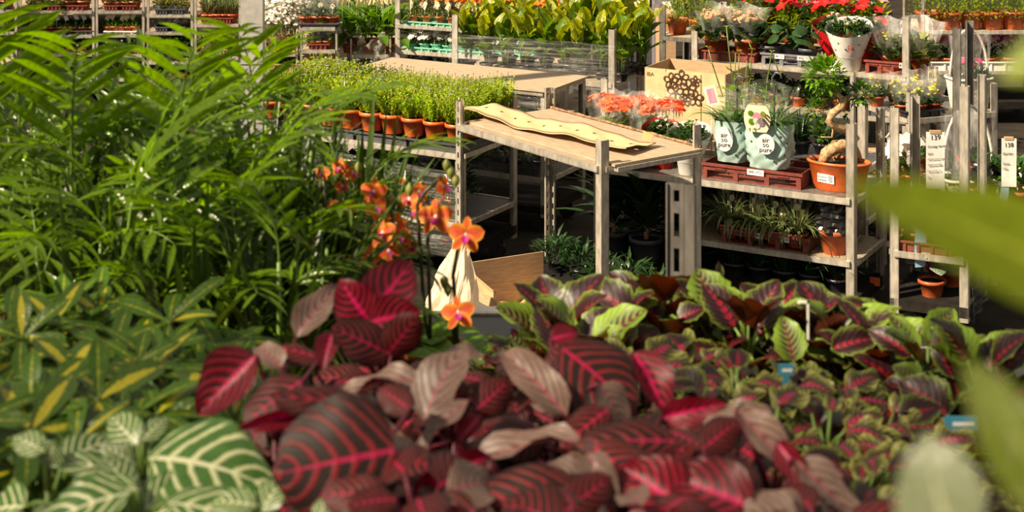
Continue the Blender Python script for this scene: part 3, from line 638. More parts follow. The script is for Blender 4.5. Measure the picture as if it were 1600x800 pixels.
for i in range(3):
    for j in range(2): kit_at(spath_kit(10+i*2+j), 'peace_lily', f'peace lily with cream spathes, {ORD[i]} from the left in the {["front", "rear"][j]} row', 'plant', TQ.pt(-.02+i*.15, .12+j*.28, .52), R.uniform(0, 6), .92, 'peace lilies')
row(TQ, .30, 'dullgreen', 2, 'dim pot under the peace lilies', 'plant', 'on the lower shelf')
row(TK, .765, 'orangeviola', 12, 'orange viola in mint tray', 'plant', 'on the mint tray rack, upper shelf', tray=('mint', .2, .03, 5), traylabel='mint tray', y=.1)
row(TK, .765, 'orangeviola', 12, 'orange viola', 'plant', 'in the second row of the mint tray rack', y=.26)
row(TK, .575, 'whitedaisy', 11, 'white daisy in mint tray', 'plant', 'on the mint tray rack, second shelf', x1=1.1, tray=('mint', .16, .03, 4), traylabel='mint tray', y=.09)
row(TK, .43, 'purpledaisy', 11, 'purple daisy in mint tray', 'plant', 'on the mint tray rack, third shelf', x1=1.1, tray=('mint', .16, .03, 4), traylabel='mint tray', y=.09)
row(TX, .62, 'grass', 5, 'dark grassy pot', 'plant', 'on the rack far behind the cannas', x0=.0, x1=.55, tray=('greyplastic', .2, .07, 2), traylabel='pale grey crate')
row(TX, .62, 'dullgreen', 3, 'shaded pot', 'plant', 'in the mint tray far behind the cannas', x0=.62, tray=('mint', .2, .03, 2), traylabel='far mint tray')
row(TX, .48, 'pinkflower', 4, 'dim pink pot', 'plant', 'low on the rack behind the cannas', x0=.5, tray=('white', .2, .04, 2), traylabel='white tray')
# cannas
def canna_kit(seed, hgt=.40):
    q = random.Random(seed); parts = [('pot', POTB, None)]; st = MB()
    for k in range(4):
        a = q.uniform(0, 6.3); top = V((math.cos(a)*.06, math.sin(a)*.06, hgt*q.uniform(.65, .95))); st.tube([(math.cos(a)*.02, math.sin(a)*.02, .07), top*.6+V((0, 0, .04)), top], [.008, .006, .004], 6)
        for i in range(5):
            t = .25+.75*i/4; o = V((math.cos(a)*.06*t, math.sin(a)*.06*t, .07+(top.z-.07)*t)); b = a+i*2.4+q.uniform(-.4, .4); e = 1.0+2.4*(i/4)
            d = V((math.cos(b), math.sin(b), e)).normalized(); L = q.uniform(.15, .21)
            parts.append(('leaf', q.choice(LM[q.choice(['canna', 'canna', 'canna_green']) if i > 2 else 'canna_green']), frame(o, d, V((0, 0, 1))+V((-math.cos(b), -math.sin(b), 0))*1.2, L, L)))
    parts.append(('stem', st.mesh('stem', 'stemgreen'), None)); return parts
CK = [canna_kit(s) for s in (21, 22, 23, 24, 25)]
for j in range(2):
    for i in range(9):
        kit_at(CK[(i+j*2) % 5], 'canna_plant', f'yellow striped canna, {ORD[i]} from the left in the {["front", "rear"][j]} row behind film', 'plant', TJ.pt(.06+i*.135+(j*.05), .13+j*.27, .645), R.uniform(0, 6), R.uniform(.84, 1.04)*(1.05 if j else .95), 'striped cannas wound in film')
for i in range(2): kit_at(CK[i], 'canna_plant', f'yellow striped canna past the film post, {ORD[i]} from it', 'plant', TJ.pt(1.0+i*.09, .47, .645), R.uniform(0, 6), .98, 'striped cannas wound in film')
fm = MB(); fm.grid(lambda u, v: (u*(TJ.L+.02), -.02+.006*math.sin(u*23+v*9), v*.30), 40, 8)
fo = ob('stretch_film', fm.mesh('stretch_film', 'film'), None, Matrix.Translation(TJ.pt(-.01, -.005, .60)) @ RZ(TJ.rz)); tag(fo, 'clear stretch film wound round the striped cannas', 'film')
fm = MB(); fm.grid(lambda u, v: (0.02+.006*math.sin(u*13+v*9), u*.56, v*.30), 20, 8)
fo = ob('stretch_film', fm.mesh('stretch_film', 'film'), None, Matrix.Translation(TJ.pt(TJ.L, 0, .60)) @ RZ(TJ.rz)); tag(fo, 'stretch film over the short side of the canna trolley', 'film')
row(TJ2, .80, 'palebush', 2, 'pale green bushy plant', 'plant', 'beside the leaning dark posts', x0=-.02, x1=.32, y=.18, sc=.95)
row(TJ2, .80, 'paleleaf', 4, 'pale variegated leafy pot', 'plant', 'in front of the red dipladenias', x0=.3, x1=.75, y=.1, sc=1.25)
row(TJ2, .80, 'redtop', 4, 'red dipladenia', 'plant', 'behind the wrapped white roses', x0=.5, x1=1.5, y=.14, sc=1.15)
row(TJ2, .80, 'pinktop', 3, 'pink dipladenia', 'plant', 'behind the wrapped white roses', x0=.6, x1=1.5, y=.34, sc=1.25)
row(TJ2, .80, 'dipladenia', 6, 'yellow green dipladenia foliage', 'plant', 'behind the wrapped white roses', x0=.4, x1=1.5, y=.25, sc=1.25)
# G: upper shelf
G8 = .80
row(TG, G8, 'kalsleeve', 2, 'salmon kalanchoe in clear sleeve', 'plant', 'on the upper maroon tray', x0=.02, x1=.42, y=.14, sc=1.0, tray=('maroon', .2, .06, 1), traylabel='slotted maroon tray under salmon kalanchoes', dz=.02)
def pilea_kit(seed):
    q = random.Random(seed); parts = [('pot', POTC, None)]; st = MB()
    for i in range(13):
        a = i*2.4; r = .03+.07*q.random(); z = .13+.12*q.random(); o = V((math.cos(a)*r, math.sin(a)*r, z)); st.tube([(0, 0, .08), o*.6+V((0, 0, .05)), o], .0028, 4)
        parts.append(('leaf', q.choice(LM['pileaf']), frame(o-V((0, 0, 0)), V((math.cos(a), math.sin(a)-.2, -.25)), V((math.cos(a)*.6, math.sin(a)*.6-.7, .8)), .085, .085)))
    parts.append(('stem', st.mesh('stem', 'stemgreen'), None)); return parts
for i, px in enumerate((1205, 1238, 1265)): kit_at(pilea_kit(i), 'peperomia_plant', f'round leaved dark peperomia, {ORD[i]} from the left in the grey crate', 'plant', TG.pt(TG.px(px, .16), .16+.03*(i % 2), G8+.006), R.uniform(0, 6), 1.0, 'round leaved peperomias')
def crate(label, tr, px0, px1, y, z, d_, h, mat, labels=()):
    x0, x1 = tr.px(px0, y), tr.px(px1, y); t = thing('plant_crate', label, 'crate', tr.pt((x0+x1)/2, y+d_/2, z), tr.rz)
    w_ = x1-x0; mb = MB(); X, Y = w_/2, d_/2
    mb.bx((-X, -Y, 0), (X, Y, .005)); mb.bx((-X, Y-.005, 0), (X, Y, h)); mb.bx((-X, -Y, 0), (-X+.005, Y, h)); mb.bx((X-.005, -Y, 0), (X, Y, h))
    n = 3
    mb.bx((-X, -Y, h*.55), (X, -Y+.005, h)); mb.bx((-X-.008, -Y-.008, h-.012), (X+.008, -Y, h)); mb.bx((-X-.008, Y, h-.012), (X+.008, Y+.008, h))
    for i in range(n+1): c = -X+.012+(w_-.024)*i/n; mb.bx((c-.012, -Y-.004, 0), (c+.012, -Y+.006, h*.56))
    for i in range(n): c = -X+.012+(w_-.024)*(i+.5)/n; mb.bx((c-.03, -Y-.006, h*.66), (c+.03, -Y, h*.74))
    ob('crate_body', mb.mesh('crate_body', mat), t)
    for lx, lw in labels:
        lb = ob('paper_label', MB().box((0, 0, 0), (lw, .002, h*.36)).mesh('paper_label', 'white'), t, T(-X+lx*w_, -Y-.0105, h*.78))
        bm_ = MB()
        for k in range(7): bm_.box((-lw*.4+k*lw*.05, -.0014, h*.02), (lw*.018*(1+k % 2), .0006, h*.16))
        for k in range(2): bm_.box((lw*.18, -.0014, h*(.08-.1*k)), (lw*.4, .0006, h*.03))
        ob('printing', bm_.mesh('printing', 'ink'), lb)
    return t
crate('grey slotted crate with white labels under the round leaved peperomias', TG, 1190, 1281, .03, G8, .3, .075, 'greyplastic', ((.32, .06), (.76, .1)))
# wrapped pots
def wrap_kit(wrap, pot, flow, logo, seed, h=.235, r0=.078, r1=.150, spots=True):
    q = random.Random(seed); parts = []
    mb = MB(); mb.lathe([(r0*.86, 0), (r0*.9, .004), (r0*1.05, .085), (r0*1.1, .088)], 24, fn=lambda p, a, i: V((p.x*(1+.02*math.sin(a*12)), p.y*(1+.02*math.sin(a*12)), p.z))); mb.disc(r0*.86, .001, 24); mb.disc(r0, .08, 20, mi=1)
    parts.append(('pot', mb.mesh('pot', pot, 'soil'), None))
    wv = [q.uniform(-.012, .012) for _ in range(9)]
    def fn(u, v):
        a = u*2*PI; t = v; r = r0*1.02+(r1-r0)*t**.9; z = .082+(h*(.83+.20*math.sin(a))-.0)*t
        r *= 1+.03*math.sin(a*5+seed)*t
        return (r*math.cos(a), r*math.sin(a), z)
    wm = MB(); wm.grid(fn, 36, 8)
    ch = []
    if spots:
        sp = MB()
        for a in (-2.3, -1.95, -1.2, -.9, -1.6, -2.7, -.3):
            t = q.uniform(.25, .7); c = V(fn((a % (2*PI))/(2*PI), t)); nrm = V((math.cos(a), math.sin(a), -.3)).normalized(); x = nrm.orthogonal().normalized(); y = nrm.cross(x); b = len(sp.v)
            for k in range(8): aa = 2*PI*k/8; sp.v.append(c+nrm*.0022+(x*math.cos(aa)+y*math.sin(aa))*.0055)
            sp.face([b+k for k in range(8)])
        ch.append(('air_hole', sp.mesh('air_hole', 'ink'), None))
        if logo:
            a = -1.35; c = V(fn((a % (2*PI))/(2*PI), .5)); n_ = V((math.cos(a), math.sin(a), -.3)).normalized()
            ch.append(('printed_letter', text_mesh(logo, .07, 'pinkink'), frame(c+n_*.009, V((0, 0, 1))-n_*n_.z, n_)))
    parts.append(('paper_wrap', wm.mesh('paper_wrap', wrap), None, ch))
    parts.append(('foliage', bush_mesh('foliage', ['dark', 'mid'], 190, r=r1*.9, h=.09, L=.055, Wd=.04, z0=h*.95, seed=seed), None))
    if flow:
        fl = MB()
        for i in range(8):
            a = q.uniform(0, 6.3); rr = r1*.6*q.random()**.5; c = V((rr*math.cos(a), rr*math.sin(a), h*1.3+q.uniform(-.02, .04)))
            fl.tube([c-V((0, 0, .12)), c], .0035, 5, 1)
            for k in range(9):
                t = k*2.4; d = V((math.cos(t), math.sin(t), 1.4+.15*k)); fl.leaf(c+V((0, 0, -.004)), d, V((-math.cos(t), -math.sin(t), .5)), .028, .026, 0, .5)
        parts.append(('blossoms', fl.mesh('roses', flow, 'stemgreen'), None))
    return parts
WH = wrap_kit('whitewrap', 'white', 'f_white', 'R', 3); RD = wrap_kit('redwrap', 'redwrap', 'f_white', None, 5, spots=False)
kit_at(RD, 'wrapped_rose_pot', 'red wrapped rose pot standing behind the white wrapped one on the upper shelf', 'plant', TG.pt(TG.px(1303, .22), .24, G8), TG.rz+.3, .9)
kit_at(WH, 'wrapped_rose_pot', 'white wrapped rose pot with red letter R on the upper shelf', 'plant', TG.pt(TG.px(1327, .07), .07, G8), TG.rz+.1, .96)
kit_at(RD, 'wrapped_rose_pot', 'red wrapped pot peeking out between white wrap and clear sleeves', 'plant', TG.pt(TG.px(1356, .38), .38, G8), TG.rz-.5, .85)
ob_ = ob('price_card', MB().box((0, 0, .03), (.055, .002, .06)).mesh('price_card', 'white'), None, Matrix.Translation(TG.pt(TG.px(1303, 0), .0, G8+.004)) @ RZ(TG.rz)); tag(ob_, 'white price card before the red wrapped pot on the upper shelf', 'label')
xk0, xk1 = TG.px(1368, .1), TG.px(1436, .1)
row(TG, G8, 'kalgreen', 2, 'green kalanchoe in wide clear sleeve', 'plant', 'beside the white wrapped rose', x0=xk0, x1=xk1+.06, y=.16, sc=.95, dz=.02)
crate('maroon slotted crate under the wide sleeved kalanchoes', TG, 1352, 1416, .03, G8, .3, .08, 'maroon', ((.9, .03),))
row(TG, .543, 'kalsmall', 7, 'small yellow kalanchoe in sleeve', 'plant', 'on the lower shelf behind the bonsai', x0=TG.px(1335, .1), x1=TG.L-.0, y=.1, sc=1.0, tray=('charcoal', .15, .045, 2), traylabel='charcoal tray of yellow kalanchoes')
row(TG, .543, 'dullgreen', 7, 'dull flowering pot in sleeve', 'plant', 'on the lower shelf behind the carton', x0=.05, x1=TG.px(1330, .1), y=.12)
row(TY, .70, 'palebush', 6, 'pale wrapped shrub', 'plant', 'on the top corner rack', x0=.0, x1=.95, sc=1.15, y=.1)
row(TY, .40, 'pinkflower', 6, 'pale pink pot', 'plant', 'low on the top corner rack', x0=.0, x1=.9, y=.1, sc=1.3, tray=('white', .2, .07, 2), traylabel='white carton tray')
# ---------------------------------------------------------------- blue daisies on H
def felicia_kit(seed):
    q = random.Random(seed); fo = MB(); fl = MB()
    for i in range(100):
        a = q.uniform(0, 6.3); s = math.sqrt(q.random())*.10; h = q.uniform(.09, .155); o = V((math.cos(a)*s*.5, math.sin(a)*s*.5, .085)); tip = V((math.cos(a)*s*1.15, math.sin(a)*s*1.15, .085+h))
        for k in range(13):
            t = .12+.88*k/12; c = o.lerp(tip, t); b = k*2.4+i; d = V((math.cos(b), math.sin(b), .7)); fo.leaf(c, d, V((0, 0, 1)), q.uniform(.018, .03), .0105, 0 if q.random() < .7 else 1)
        if i % 2 == 0:
            z = q.uniform(.01, .04); fo.tube([tip, tip+V((0, 0, z))], .0012, 3, 0, False); c = tip+V((0, 0, z))
            fo.lathe([(.001, -.004), (.005, 0), (.001, .004)], 5, c, 1)
        if i % 13 == 0:
            c = tip+V((0, 0, .03))
            for k in range(8): t = k*PI/4; fl.leaf(c, V((math.cos(t), math.sin(t), .15)), V((0, 0, 1)), .012, .006)
    stick = MB().tube([(.03, -.02, .07), (.032, -.022, .235)], .0022, 5)
    return [('pot', POTO, None), ('foliage', fo.mesh('foliage', 'felicia', 'yellowleaf'), None), ('flowers', fl.mesh('flowers', 'f_blue'), None), ('support_stick', stick.mesh('support_stick', 'cream'), None)]
FK = [felicia_kit(s) for s in (31, 32, 33, 34)]
for j in range(4):
    for i in range(10):
        kit_at(FK[(i*3+j) % 4], 'blue_daisy_plant', f'blue daisy in orange pot, {ORD[9-i]} from the post in the {["front", "second", "third", "rear"][j]} row', 'plant', TH.pt(.075+i*.1345, .075+j*.137, .655+.052), R.uniform(0, 6), R.uniform(.94, 1.08), 'blue daisies in orange pots')
tm = tray_mesh('plant_tray', .325, .55, .05, 'charcoal')
for i in range(4): tag(ob('plant_tray', tm, None, Matrix.Translation(TH.pt(.17+i*.34, .283, .656)) @ RZ(TH.rz)), f'charcoal tray under the blue daisies, {ORD[3-i]} from the steel post', 'tray', 'trays under the blue daisies')
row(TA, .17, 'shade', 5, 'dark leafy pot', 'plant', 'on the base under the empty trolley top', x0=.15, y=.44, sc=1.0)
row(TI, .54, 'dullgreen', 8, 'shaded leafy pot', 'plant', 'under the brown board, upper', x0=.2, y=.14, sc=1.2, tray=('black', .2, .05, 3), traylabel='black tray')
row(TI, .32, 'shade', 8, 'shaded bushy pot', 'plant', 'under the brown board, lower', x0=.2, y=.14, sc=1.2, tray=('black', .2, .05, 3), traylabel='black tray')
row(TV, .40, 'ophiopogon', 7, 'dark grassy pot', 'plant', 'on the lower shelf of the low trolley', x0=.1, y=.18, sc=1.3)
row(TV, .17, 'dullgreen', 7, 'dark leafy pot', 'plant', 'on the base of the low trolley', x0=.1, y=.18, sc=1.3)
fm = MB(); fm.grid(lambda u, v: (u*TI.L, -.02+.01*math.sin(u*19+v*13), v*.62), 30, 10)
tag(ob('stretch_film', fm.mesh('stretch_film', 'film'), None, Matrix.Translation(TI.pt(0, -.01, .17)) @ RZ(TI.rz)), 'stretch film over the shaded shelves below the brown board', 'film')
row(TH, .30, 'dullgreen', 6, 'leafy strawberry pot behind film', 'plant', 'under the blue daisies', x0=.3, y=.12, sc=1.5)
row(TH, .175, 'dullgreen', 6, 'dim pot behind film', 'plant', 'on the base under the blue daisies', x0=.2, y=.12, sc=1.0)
fm = MB(); fm.grid(lambda u, v: (u*(TH.L+.02), -.03+.012*math.sin(u*19+v*13)*math.sin(v*7), v*.44-.04*u), 40, 10)
tag(ob('stretch_film', fm.mesh('stretch_film', 'film'), None, Matrix.Translation(TH.pt(-.01, -.0, .17)) @ RZ(TH.rz)), 'streaky stretch film round the trolley under the blue daisies', 'film')
for px, py, lab in ((630, 278, 'round picture tag on a stick among the strawberries'), (585, 288, 'red and white plant tag among the strawberries'), (544, 262, 'pale oval plant tag above the orange orchids')):
    x = TH.px(px, -.05); t = thing('plant_tag', lab, 'tag', TH.pt(x, -.06, .17), TH.rz); zz = W(0, py, TH.pt(x, -.05).y).z-.17
    ob('card', card_mesh('card', 'cream', .045, .085), t, T(0, 0, zz-.04)); ob('picture', MB().box((0, 0, 0), (.034, .001, .03)).mesh('picture', 'f_coral'), t, T(0, -.002, zz-.015)); ob('stick', MB().tube([(0, 0, 0), (0, 0, zz-.03)], .002, 5).mesh('stick', 'white'), t)
    if px == 630: ob('round_badge', card_mesh('round_badge', 'blue', .028, .02, round_=True), t, T(0, -.002, zz+.02))
RX90 = Matrix.Rotation(PI/2, 4, 'X')
# ---------------------------------------------------------------- table A
ZT = ZA+.0135
ply = thing('plywood_sheet', 'worn brown plywood sheet with raised rough edge on the empty trolley', 'board', TA.pt(0, 0, ZA), TA.rz)
ob('sheet', MB().bx((.02, .05, .001), (TA.L+.03, TA.D-.02, .012)).mesh('sheet', 'wood'), ply)
eg = MB(); q = random.Random(3)
def edge_fn(u, v):
    a = v*2*PI; r = .007+.0015*math.sin(u*37)+.0012*math.sin(u*91); return (.0+u*(TA.L+.01), TA.D-.012+r*math.cos(a)*.8, .017+r*math.sin(a))
eg.grid(edge_fn, 60, 8); ob('rough_edge', eg.mesh('rough_edge', 'woodedge'), ply)
ob('end_rail', MB().bx((TA.L-.012, .06, -.02), (TA.L+.04, TA.D-.04, -.001)).mesh('end_rail', 'metal'), ply)
cs = thing('cardboard_strip', 'wavy torn cardboard strip with punched holes on the empty trolley', 'cardboard', TA.pt(0, 0, ZT), TA.rz)
c4 = [V((*TA.at(px, py, ZT), 0)) for px, py in ((719, 181), (775, 173), (1022, 231), (975, 245))]
def strip(u, v):
    p = c4[0].lerp(c4[3], u).lerp(c4[1].lerp(c4[2], u), v)
    s = math.sin(PI*v)
    off = .02*math.sin(u*7.5+.6)+.01*math.sin(u*13)
    pp = p+V((0, off*.5, 0)); z = .016+.022*(1+math.sin(u*9.5+1.0+v*1.2))*.5+.004*math.sin(v*9+u*30)
    if u > .9: z += (u-.9)*.25*(1-v)
    return V((pp.x, pp.y, z))
def band(v0, v1): return lambda u, v: strip(u, v0+(v1-v0)*v)
# the strip is punched: rows of faces with slot openings left out along the middle
sm_ = MB(); NU = 110; vs = [0, .17, .34, .46, .54, .7, .85, 1]
for layer, dz in ((0, 0), (1, -.004)):
    b = len(sm_.v)
    for i in range(NU+1):
        for v in vs: sm_.v.append(strip(i/NU, v)+V((0, 0, dz)))
    K_ = len(vs)
    for i in range(NU):
        for j in range(K_-1):
            if j == 3 and i % 11 in (4, 5): continue
            q4 = (b+i*K_+j, b+(i+1)*K_+j, b+(i+1)*K_+j+1, b+i*K_+j+1); sm_.face(q4 if layer == 0 else q4[::-1], 0, None, True)
n0 = (NU+1)*len(vs); K_ = len(vs)
for i in range(NU):
    for j in (0, K_-1): sm_.face((i*K_+j, (i+1)*K_+j, n0+(i+1)*K_+j, n0+i*K_+j), 0)
ob('strip', sm_.mesh('strip', 'cardlight'), cs)
fl_ = MB(); c_ = strip(.97, .9); fl_.box(c_+V((0, 0, .03)), (.05, .003, .045), 0, Euler((.4, .3, .5)).to_matrix()); ob('torn_tab', fl_.mesh('torn_tab', 'cardlight'), cs)
# board on trolley I
ib = thing('brown_board', 'flat brown board lying on the trolley behind the blue daisies', 'board', TI.pt(0, 0, .8145), TI.rz); ob('board', MB().bx((-.01, -.02, 0), (TI.L+.015, TI.D+.01, .012)).mesh('board', 'wood'), ib)
nl = tag(ob('paper_note', MB().box((0, 0, 0), (.055, .001, .045)).mesh('paper_note', 'white'), None, Matrix.Translation(TI.pt(TI.L+.012, .28, .785)) @ RZ(TI.rz+PI/2)), 'small white note taped to the edge of the brown board', 'note')
# open carton on the floor before the table
def panel(mb, a, b, z0, z1, t=.006, mi=0):
    a, b = V(a), V(b); d = (b-a); n = V((-d.y, d.x, 0)).normalized()*t; i = len(mb.v)
    for z in (z0, z1): mb.v += [a+V((0, 0, z)), b+V((0, 0, z)), b+n+V((0, 0, z)), a+n+V((0, 0, z))]
    for f in ((0, 1, 5, 4), (1, 2, 6, 5), (2, 3, 7, 6), (3, 0, 4, 7), (4, 5, 6, 7), (3, 2, 1, 0)): mb.face([i+k for k in f], mi)
O = V((.0, 7.2, 0)); cb = thing('open_carton', 'large open cardboard carton with crumpled paper before the empty trolley', 'box', O)
b1, b2 = V((-.19, .03, 0)), V((.14, .20, 0)); dd = V((.17*.75, -.33*.75, 0))
rear = MB(); panel(rear, b1, b2, 0, .485); ob('rear_panel', rear.mesh('rear_panel', 'card'), cb)
lf = MB(); panel(lf, b1+dd, b1, 0, .40); ob('side_panel', lf.mesh('side_panel', 'card'), cb)
rt = MB(); panel(rt, b2, b2+dd, 0, .34); ob('side_panel', rt.mesh('side_panel', 'card'), cb)
fr = MB(); panel(fr, b1+dd, b2+dd, 0, .30); ob('front_panel', fr.mesh('front_panel', 'card'), cb)
fp = MB(); i0 = [W(735, 424, 7.12)-O, W(775, 458, 7.0)-O, W(768, 476, 7.05)-O, W(733, 452, 7.2)-O]
for off in (0, .005):
    b = len(fp.v); fp.v += [p+V((0, off, 0)) for p in i0]; fp.face([b, b+1, b+2, b+3] if off else [b+3, b+2, b+1, b])
ob('flap', fp.mesh('flap', 'cardlight'), cb)  # lighter card paints this flap as the one catching sun
f2 = MB(); b = W(853, 446, 7.3)-O; c = W(895, 455, 7.15)-O; f2.v += [b, c, c+V((0, 0, -.12)), b+V((0, 0, -.13))]; f2.face((0, 1, 2, 3)); f2.v += [x+V((0, .005, 0)) for x in f2.v[:4]]; f2.face((7, 6, 5, 4)); f2.face((0, 4, 5, 1)); ob('flap', f2.mesh('flap', 'card'), cb)
kp = MB(); q = random.Random(8)
kp.grid(lambda u, v: b1.lerp(b2, .05+.9*u)+dd*(.05+.9*v)+V((0, 0, .30+.03*math.sin(u*7+v*4)+.02*math.sin(v*9-u*6)+.008*math.sin(u*17+v*13))), 26, 20)
tag(ob('kraft_paper', kp.mesh('kraft_paper', 'kraft'), None, Matrix.Translation(O)), 'crumpled brown packing paper inside the open carton', 'paper')
pb = MB(); q = random.Random(9)
def bagfn(u, v):
    a = u*2*PI; z = v; r = (.03+.06*math.sin(PI*min(1, v*1.0+.08))**.7)*(1+.12*math.sin(a*7+v*9)+.08*math.sin(a*13-v*21))
    return (r*1.25*math.cos(a)+.1*v-.05, r*.7*math.sin(a), .66*v*(1+.04*math.sin(a*5)))
pb.grid(bagfn, 40, 16, smooth=False)
tag(ob('plastic_bag', pb.mesh('plastic_bag', plain('cream_poly', '#e3d2b6', .4, 0, .06, transl=.2)), None, Matrix.Translation(V((-.26, 6.9, 0))) @ RZ(-.3)), 'crumpled cream plastic sheet beside the open carton', 'bag')
sq = [W(712, 450, 6.98), W(826, 497, 6.88), W(704, 540, 6.72), W(800, 565, 6.66)]; sheet = MB(); sheet.grid(lambda u, v: sq[0].lerp(sq[1], u).lerp(sq[2].lerp(sq[3], u), v)-V((-.02, 6.88, .03))+V((0, 0, .012*math.sin(u*11+v*7)+.01*math.sin(v*13-u*5))), 16, 8, smooth=False)
tag(ob('paper_sheet', sheet.mesh('paper_sheet', 'white'), None, Matrix.Translation(V((-.02, 6.88, .03)))), 'pale paper sheet draped across the front of the open carton', 'paper')

# ---------------------------------------------------------------- trolley E
ZE = .635
def on(tr, px, y, z): return tr.pt(tr.px(px, y), y, z)
crate('maroon slotted crate under the two mint bags', TE, 1098, 1252, .06, ZE, .26, .075, 'maroon', ((.55, .085),))
crate('dark red crate behind the bonsai pot side', TE, 1228, 1272, .2, ZE, .2, .07, 'maroon')
def mint_bag(label, px, y, wd, hb, ht, seed, tagx, pic):
    q = random.Random(seed); t = thing('bagged_plant', label, 'plant', on(TE, px, y, ZE+.077), TE.rz+.12)
    def bfn(u, v):
        a = u*2*PI; k = 1+(.06*math.sin(a*5+v*11+seed)+.05*math.sin(a*9-v*23))*(1-v)**.6
        r = wd/2*(.80+.2*min(1, v*3)+.06*v)*k; cx, sy = math.cos(a), math.sin(a)
        return (r*math.copysign(abs(cx)**.75, cx), r*.72*math.copysign(abs(sy)**.75, sy), hb*v)
    mb = MB(); mb.grid(bfn, 36, 22); body = ob('opaque_bag', mb.mesh('opaque_bag', 'mintbag'), t)
    hol = MB()
    for a, v in ((-1.0, .75), (-.85, .35), (-2.2, .6), (-2.5, .3), (-1.3, .2), (-.6, .6)):
        c = V(bfn((a % (2*PI))/(2*PI), v)); hol.box(c+V((math.cos(a), math.sin(a), 0))*.001, (.008, .004, .008), 0, Matrix.Rotation(a+PI/2, 3, 'Z'))
    ob('air_hole', hol.mesh('air_hole', 'ink'), body)
    sm = MB(); n = 24; jj = [q.uniform(-.03, .03) for _ in range(n+1)]
    sm.grid(lambda u, v: (lambda a, r: (r*math.cos(a), r*.7*math.sin(a), hb*.93+ht*v*(1+.08*math.sin(a*3+seed))))(u*2*PI, wd/2*(1.04+.28*v+.05*math.sin(u*31+seed)*v)), n, 6)
    ob('clear_sleeve', sm.mesh('clear_sleeve', 'sleeve'), t)
    st = MB()
    for i in range(40):
        a = q.uniform(0, 6.3); L = q.uniform(.13, .27); st.blade(V((math.cos(a)*.03, math.sin(a)*.02, hb*.7)), V((math.cos(a)*.5, math.sin(a)*.4, 1)), V((0, 0, 1)), L, .022, q.uniform(.8, 2.2), 6, 0, .3)
    for i in range(90):
        a = q.uniform(0, 6.3); st.leaf(V((math.cos(a)*wd*.38*q.random(), math.sin(a)*wd*.3*q.random(), hb+q.uniform(-.01, ht*.9))), V((math.cos(a), math.sin(a), .4)), V((0, 0, 1)), .04, .02, 1)
    ob('foliage', st.mesh('foliage', 'mid', 'bright'), t, None, 'stuff')
    hk = MB(); hk.tube([(.02, .0, hb*.8), (.022, 0, hb+ht*.95), (.012, 0, hb+ht*1.02), (.012, 0, hb+ht*1.14), (.03, 0, hb+ht*1.27), (.052, 0, hb+ht*1.24), (.057, 0, hb+ht*1.12)], .0055, 8); ob('hook', hk.mesh('hook', 'slate'), t)
    yb = -wd/2*.80
    lab = MB(); b = 0
    for yy in (0, .0012):
        for k in range(22): a = 2*PI*k/22; lab.v.append(V((math.cos(a)*.043, yy, math.sin(a)*(.062 if seed == 1 else .05))))
    lab.face(list(range(22))); lab.face(list(range(22, 44))[::-1])
    for k in range(22): lab.face((k, 22+k, 22+(k+1) % 22, (k+1) % 22))
    lo = ob('oval_label', lab.mesh('oval_label', 'whitewrap'), t, T(tagx, yb-.016, hb*.60) @ Matrix.Rotation(.07, 4, 'X'))
    for s_, z in (('air', .02), ('so', -.003), ('pure', -.028)): ob('lettering', text_mesh(s_, .034, 'ink'), lo, T(0, -.0016, z) @ RX90)
    if pic:
        pm = MB(); pm.grid(lambda u, v: ((u-.5)*.13*math.sin(PI*(.15+.7*v))**.5, -.002*math.sin(u*3), .13*v), 10, 8)
        po_ = ob('picture_label', pm.mesh('picture_label', 'cream'), t, T(pic, yb-.02, hb*.86) @ Matrix.Rotation(.06, 4, 'X'))
        for i, (cx, cz, rr, mt) in enumerate(((0, .075, .022, 'f_pink'), (.022, .045, .018, 'f_mauve'), (-.026, .05, .016, 'bright'), (.03, .09, .014, 'olive'), (-.03, .09, .014, 'bright'), (0, .03, .015, 'f_white'), (-.005, .055, .014, 'f_white'))):
            d_ = MB(); d_.v += [V((cx+math.cos(k*PI/5)*rr, -.004-.0003*i, cz+math.sin(k*PI/5)*rr)) for k in range(10)]; d_.face(list(range(10))); ob('printed_flower', d_.mesh('printed_flower', mt), po_)
    return t
mint_bag('mint bag plant with upright oval label beside the steel post', 1145, .16, .172, .20, .17, 1, -.02, None)
mint_bag('wider mint bag plant with picture label and hook in the middle of the shelf', 1203, .13, .222, .215, .19, 2, .005, -.035)
# the small plant with the picture behind the first bag
pic_t = thing('picture_tag', 'leaning picture tag with pink flower behind the first mint bag', 'tag', on(TE, 1112, .28, ZE), TE.rz)
ob('card', MB().box((0, 0, .36), (.07, .003, .10), 0, Matrix.Rotation(-.3, 3, 'Y')).mesh('card', 'cream'), pic_t); ob('picture', MB().box((0, -.003, .36), (.04, .002, .07), 0, Matrix.Rotation(-.3, 3, 'Y')).mesh('picture', 'f_pink'), pic_t); ob('stick', MB().tube([(0, 0, 0), (0, 0, .33)], .003, 5).mesh('stick', 'white'), pic_t)
